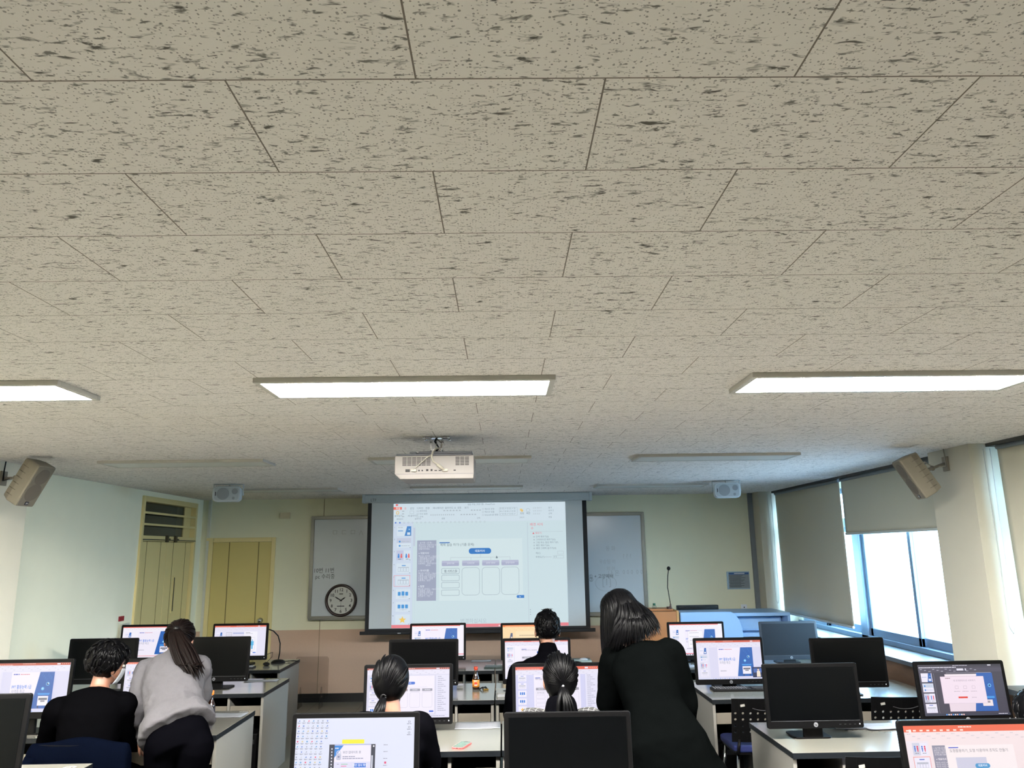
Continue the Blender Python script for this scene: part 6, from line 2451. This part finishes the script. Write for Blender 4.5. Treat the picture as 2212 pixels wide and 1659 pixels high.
# 4 --- woman in plaid shirt with ponytail (third row, right)
def hair_w4(t, M, org):
    rnd = random.Random(21)
    m = MB(org)
    r = (.094, .114, .122)
    hair_cap(m, M, r, .055, -.10, .008, 5, c0=(0, -.016, .016))
    tie = (-.10, -.93, -.32)
    slick_locks(m, M, r, tie, 150, rnd, .007)
    m.build('hair', M_HAIRB, t)
    T = on_skull(M, tie, [q * 1.05 for q in r], (0, -.016, .016))
    MB(org).ball(T + Vector((0, -.006, 0)), (.006, .006, .006)).build('hair_tie', mat('pale_hair_tie', (190, 190, 192), .3), t)
    p = MB(org)
    for k in range(46):
        a, q = rnd.uniform(0, 2 * pi), sqrt(rnd.random())
        sp = Vector((cos(a) * q, sin(a) * q, 0))
        e = T + Vector((.01 + sp.x * .05, -.05 + sp.y * .03, -.19 + rnd.uniform(-.03, .03)))
        lock(p, [T + sp * .006, T + Vector((sp.x * .03, -.04 + sp.y * .012, -.035)), T + Vector((.004 + sp.x * .05, -.055 + sp.y * .03, -.10)), e], .009, .005, .5)
    p.build('ponytail', M_HAIRB, t)
    MB(org).ball(M @ Vector((.086, -.002, -.05)), (.005, .005, .005)).build('earring', M_CHROME, t)


J = seated(.33, 4.40)
J.update(neck=px(1212, 1540, 4.39), chest=px(1212, 1605, 4.37), waist=(.33, 4.37, .76), sl=px(1148, 1560, 4.37), sr=px(1278, 1560, 4.37),
         el=px(1130, 1650, 4.48), er=px(1296, 1650, 4.48), wl=(.16, 4.98, .775), wr=(.50, 4.96, .775))
t4, M4, V4 = person('person', 'seated person in black and white plaid shirt with dark hood and high ponytail', (.33, 4.38, 0), J,
                    (px(1209, 1468, 4.43), 8, 6, 0), M_PLAID, M_TROU, hair_w4, MASKW, top_name='plaid_shirt', arm_grow=.008)
g = MB((.33, 4.38, 0))
nk = V4['neck']
torso(g, [(nk + Vector((0, -.02, -.09)), (1, 0, 0), .125, .095), (nk + Vector((0, -.02, -.02)), (1, 0, 0), .098, .085), (nk + Vector((0, -.012, .05)), (1, 0, 0), .082, .075), (nk + Vector((0, 0, .075)), (1, 0, 0), .07, .066)], 20)
g.build('hood', M_JACK, t4, 0, mods=[remesh(.009, 5, .6, (.012, .05))])


# 5 --- short-haired man in black jacket (second row)
def hair_m2(t, M, org):
    rnd = random.Random(31)
    m = MB(org)
    r = (.090, .116, .112)
    hair_cap(m, M, r, .045, -.055, .05, 7, c0=(0, -.016, .034), freq=7)
    for k in range(170):
        d = Vector((rnd.uniform(-1, 1), rnd.uniform(-1, .5), rnd.uniform(-.6, 1))).normalized()
        if d.y > .2 and d.z < .35: continue
        sgn = rnd.uniform(-.25, .25)
        d2 = (d + Vector((sgn, .1 if d.z > .7 else -.05, -.3))).normalized()
        if d2.z < -.6: continue
        pts = [on_skull(M, d.lerp(d2, f).normalized(), [q * (1.0 + .045 * sin(f * pi) + .02 * f) for q in r], (0, -.016, .034)) for f in (0, .4, .75, 1)]
        lock(m, pts, .009, .003, .5)
    for k in range(10):
        a = rnd.uniform(-.5, .5)
        b_ = on_skull(M, (a * .4 - .1, -.15, 1), [q * 1.0 for q in r], (0, -.016, .034))
        lock(m, [b_, b_ + Vector((a * .03, 0, .008)), b_ + Vector((a * .06 + .01, 0, .006))], .006, .002, .6)
    m.build('hair', M_HAIRB, t)


J = seated(.30, 5.91)
J.update(neck=px(1184, 1415, 5.82), chest=px(1184, 1480, 5.79), waist=(.30, 5.83, .76), sl=px(1122, 1455, 5.80), sr=px(1250, 1455, 5.82),
         el=px(1108, 1545, 5.86), er=px(1268, 1540, 5.9), wl=(.20, 6.58, .775), wr=(.52, 6.55, .775))
person('person', 'seated person with short black hair, black mask and black stand-collar jacket, facing the projection screen', (.30, 5.8, 0), J,
       (px(1182, 1362, 5.86), 2, 4, 0), M_JACK, M_TROU, hair_m2, MASKB, top_name='black_jacket', arm_grow=.014, collar=(.34, .078))


# 6 --- woman in long black coat, standing and leaning left
def hair_w2(t, M, org):
    rnd = random.Random(44)
    m = MB(org)
    r = (.106, .124, .120)
    c0 = (0, -.014, .03)
    hair_cap(m, M, r, .05, -.16, .004, 9, c0=c0)
    R3 = M.to_3x3()
    for k in range(330):
        a = rnd.uniform(0, 2 * pi)
        d0 = Vector((rnd.uniform(-.1, .1), rnd.uniform(-.3, .35), 1)).normalized()
        d1 = Vector((cos(a), sin(a), rnd.uniform(-.25, .1))).normalized()
        if d1.y > .6: continue
        p0 = on_skull(M, d0, [q * 1.004 for q in r], c0)
        p1 = on_skull(M, d0.lerp(d1, .5).normalized(), [q * 1.02 for q in r], c0)
        p2 = on_skull(M, d1, [q * 1.03 for q in r], c0)
        wx = R3 @ d1
        f = min(max((wx.x + .55) / 1.3, 0), 1)          # 0 at the hanging left side, 1 at the back over the shoulder
        ln = rnd.uniform(.85, 1.15)
        if f < .22:
            e1 = p2 + Vector((-.006, wx.y * .01, -.12 * ln))
            e2 = p2 + Vector((.008 + rnd.uniform(-.01, .014), wx.y * .015, -.25 * ln))
        else:
            u = min(max((wx.x + .45) / 1.35, 0), 1)
            e2 = px(1308 + 114 * u + rnd.uniform(-8, 8), 1404 - 38 * u * u + rnd.uniform(-16, 8), 4.66 - .12 * u + (.09 if wx.y > .2 else 0))
            e1 = p2.lerp(e2, .5) + Vector((.012 * u, -.03 if wx.y < .2 else .01, .02))
        lock(m, [p0, p1, p2, e1, e2], .013, .007, .45)
    # back panel lying on collar and shoulder
    for k in range(130):
        u = rnd.random()
        d1 = Vector((-.6 + 1.3 * u, -.85, -.55)).normalized()
        p2 = on_skull(M, d1, [q * 1.02 for q in r], c0)
        e2 = px(1310 + 112 * u + rnd.uniform(-8, 8), 1405 - 40 * u * u + rnd.uniform(-14, 8), 4.64 - .12 * u)
        mid = p2.lerp(e2, .5) + Vector((0, -.045, .025))
        up_ = on_skull(M, (d1.x * .15, .1, 1), [q * 1.004 for q in r], c0)
        up2 = on_skull(M, (d1.x * .6, -.55, .75), [q * 1.025 for q in r], c0)
        up3 = on_skull(M, (d1.x * .9, -.95, .1), [q * 1.035 for q in r], c0)
        lock(m, [up_, up2, up3, p2 + Vector((0, -.016, .012)), mid, e2], .013, .006, .45)
    m.build('hair', M_HAIRB, t)


J = dict(neck=px(1374, 1398, 4.66), chest=px(1394, 1455, 4.58), waist=px(1414, 1530, 4.49), pelvis=px(1432, 1600, 4.42), sl=px(1328, 1424, 4.72), sr=px(1446, 1412, 4.56),
         el=px(1316, 1520, 4.80), er=px(1478, 1520, 4.60), wl=(.74, 5.02, .775), wr=px(1480, 1600, 4.72),
         hl=px(1398, 1610, 4.44), hr=px(1466, 1612, 4.42), kl=(.88, 4.47, .47), kr=(1.10, 4.45, .47), al=(.88, 4.40, .085), ar=(1.12, 4.38, .085))
cb = (1, -.12, 0)
person('person', 'standing person in long black coat with long straight black hair, leaning left', (.97, 4.42, 0), J,
       (px(1340, 1330, 4.78), 22, 26, -6), M_COAT, M_TROU, hair_w2, MASKW, top_name='long_coat', arm_grow=.02,
       hem=[((1.04, 4.40, .42), cb, .31, .20), (px(1452, 1680, 4.40), cb, .27, .185), (px(1432, 1600, 4.42), cb, .235, .165)], folds=(.018, .14))


# 7 --- someone at the right photo edge, only the black hair shows
def hair_p7(t, M, org):
    rnd = random.Random(51)
    m = MB(org)
    r = (.10, .118, .118)
    hair_cap(m, M, r, .05, -.10, .03, 11, c0=(0, -.016, .024))
    for k in range(70):
        d = Vector((rnd.uniform(-1, 1), rnd.uniform(-1, .4), rnd.uniform(-.6, 1))).normalized()
        if d.y > .2 and d.z < .35: continue
        d2 = (d + Vector((0, -.1, -.4))).normalized()
        lock(m, [on_skull(M, d.lerp(d2, f).normalized(), [q * (1.0 + .04 * sin(f * pi)) for q in r], (0, -.016, .024)) for f in (0, .4, .75, 1)], .009, .003, .5)
    m.build('hair', M_HAIRB, t)


hc = px(2238, 1552, 4.12)
J = seated(hc.x, 4.16)
J.update(neck=hc + Vector((0, -.01, -.17)), chest=hc + Vector((0, -.03, -.38)), waist=(hc.x, 4.06, .74), sl=hc + Vector((-.19, -.02, -.24)), sr=hc + Vector((.19, -.02, -.24)),
         el=hc + Vector((-.24, .06, -.5)), er=hc + Vector((.24, .06, -.5)), wl=(hc.x - .15, 4.48, .72), wr=(hc.x + .15, 4.48, .72))
person('person', 'dark-haired person mostly outside the right photo edge, before the dark themed monitor', (hc.x, 4.1, 0), J,
       (hc, 0, 5, 0), M_JACK, M_TROU, hair_p7, MASKW, top_name='black_top')
dup(ch0, (hc.x, 4.14, 0), 0, 'chair of the person mostly outside the right photo edge')
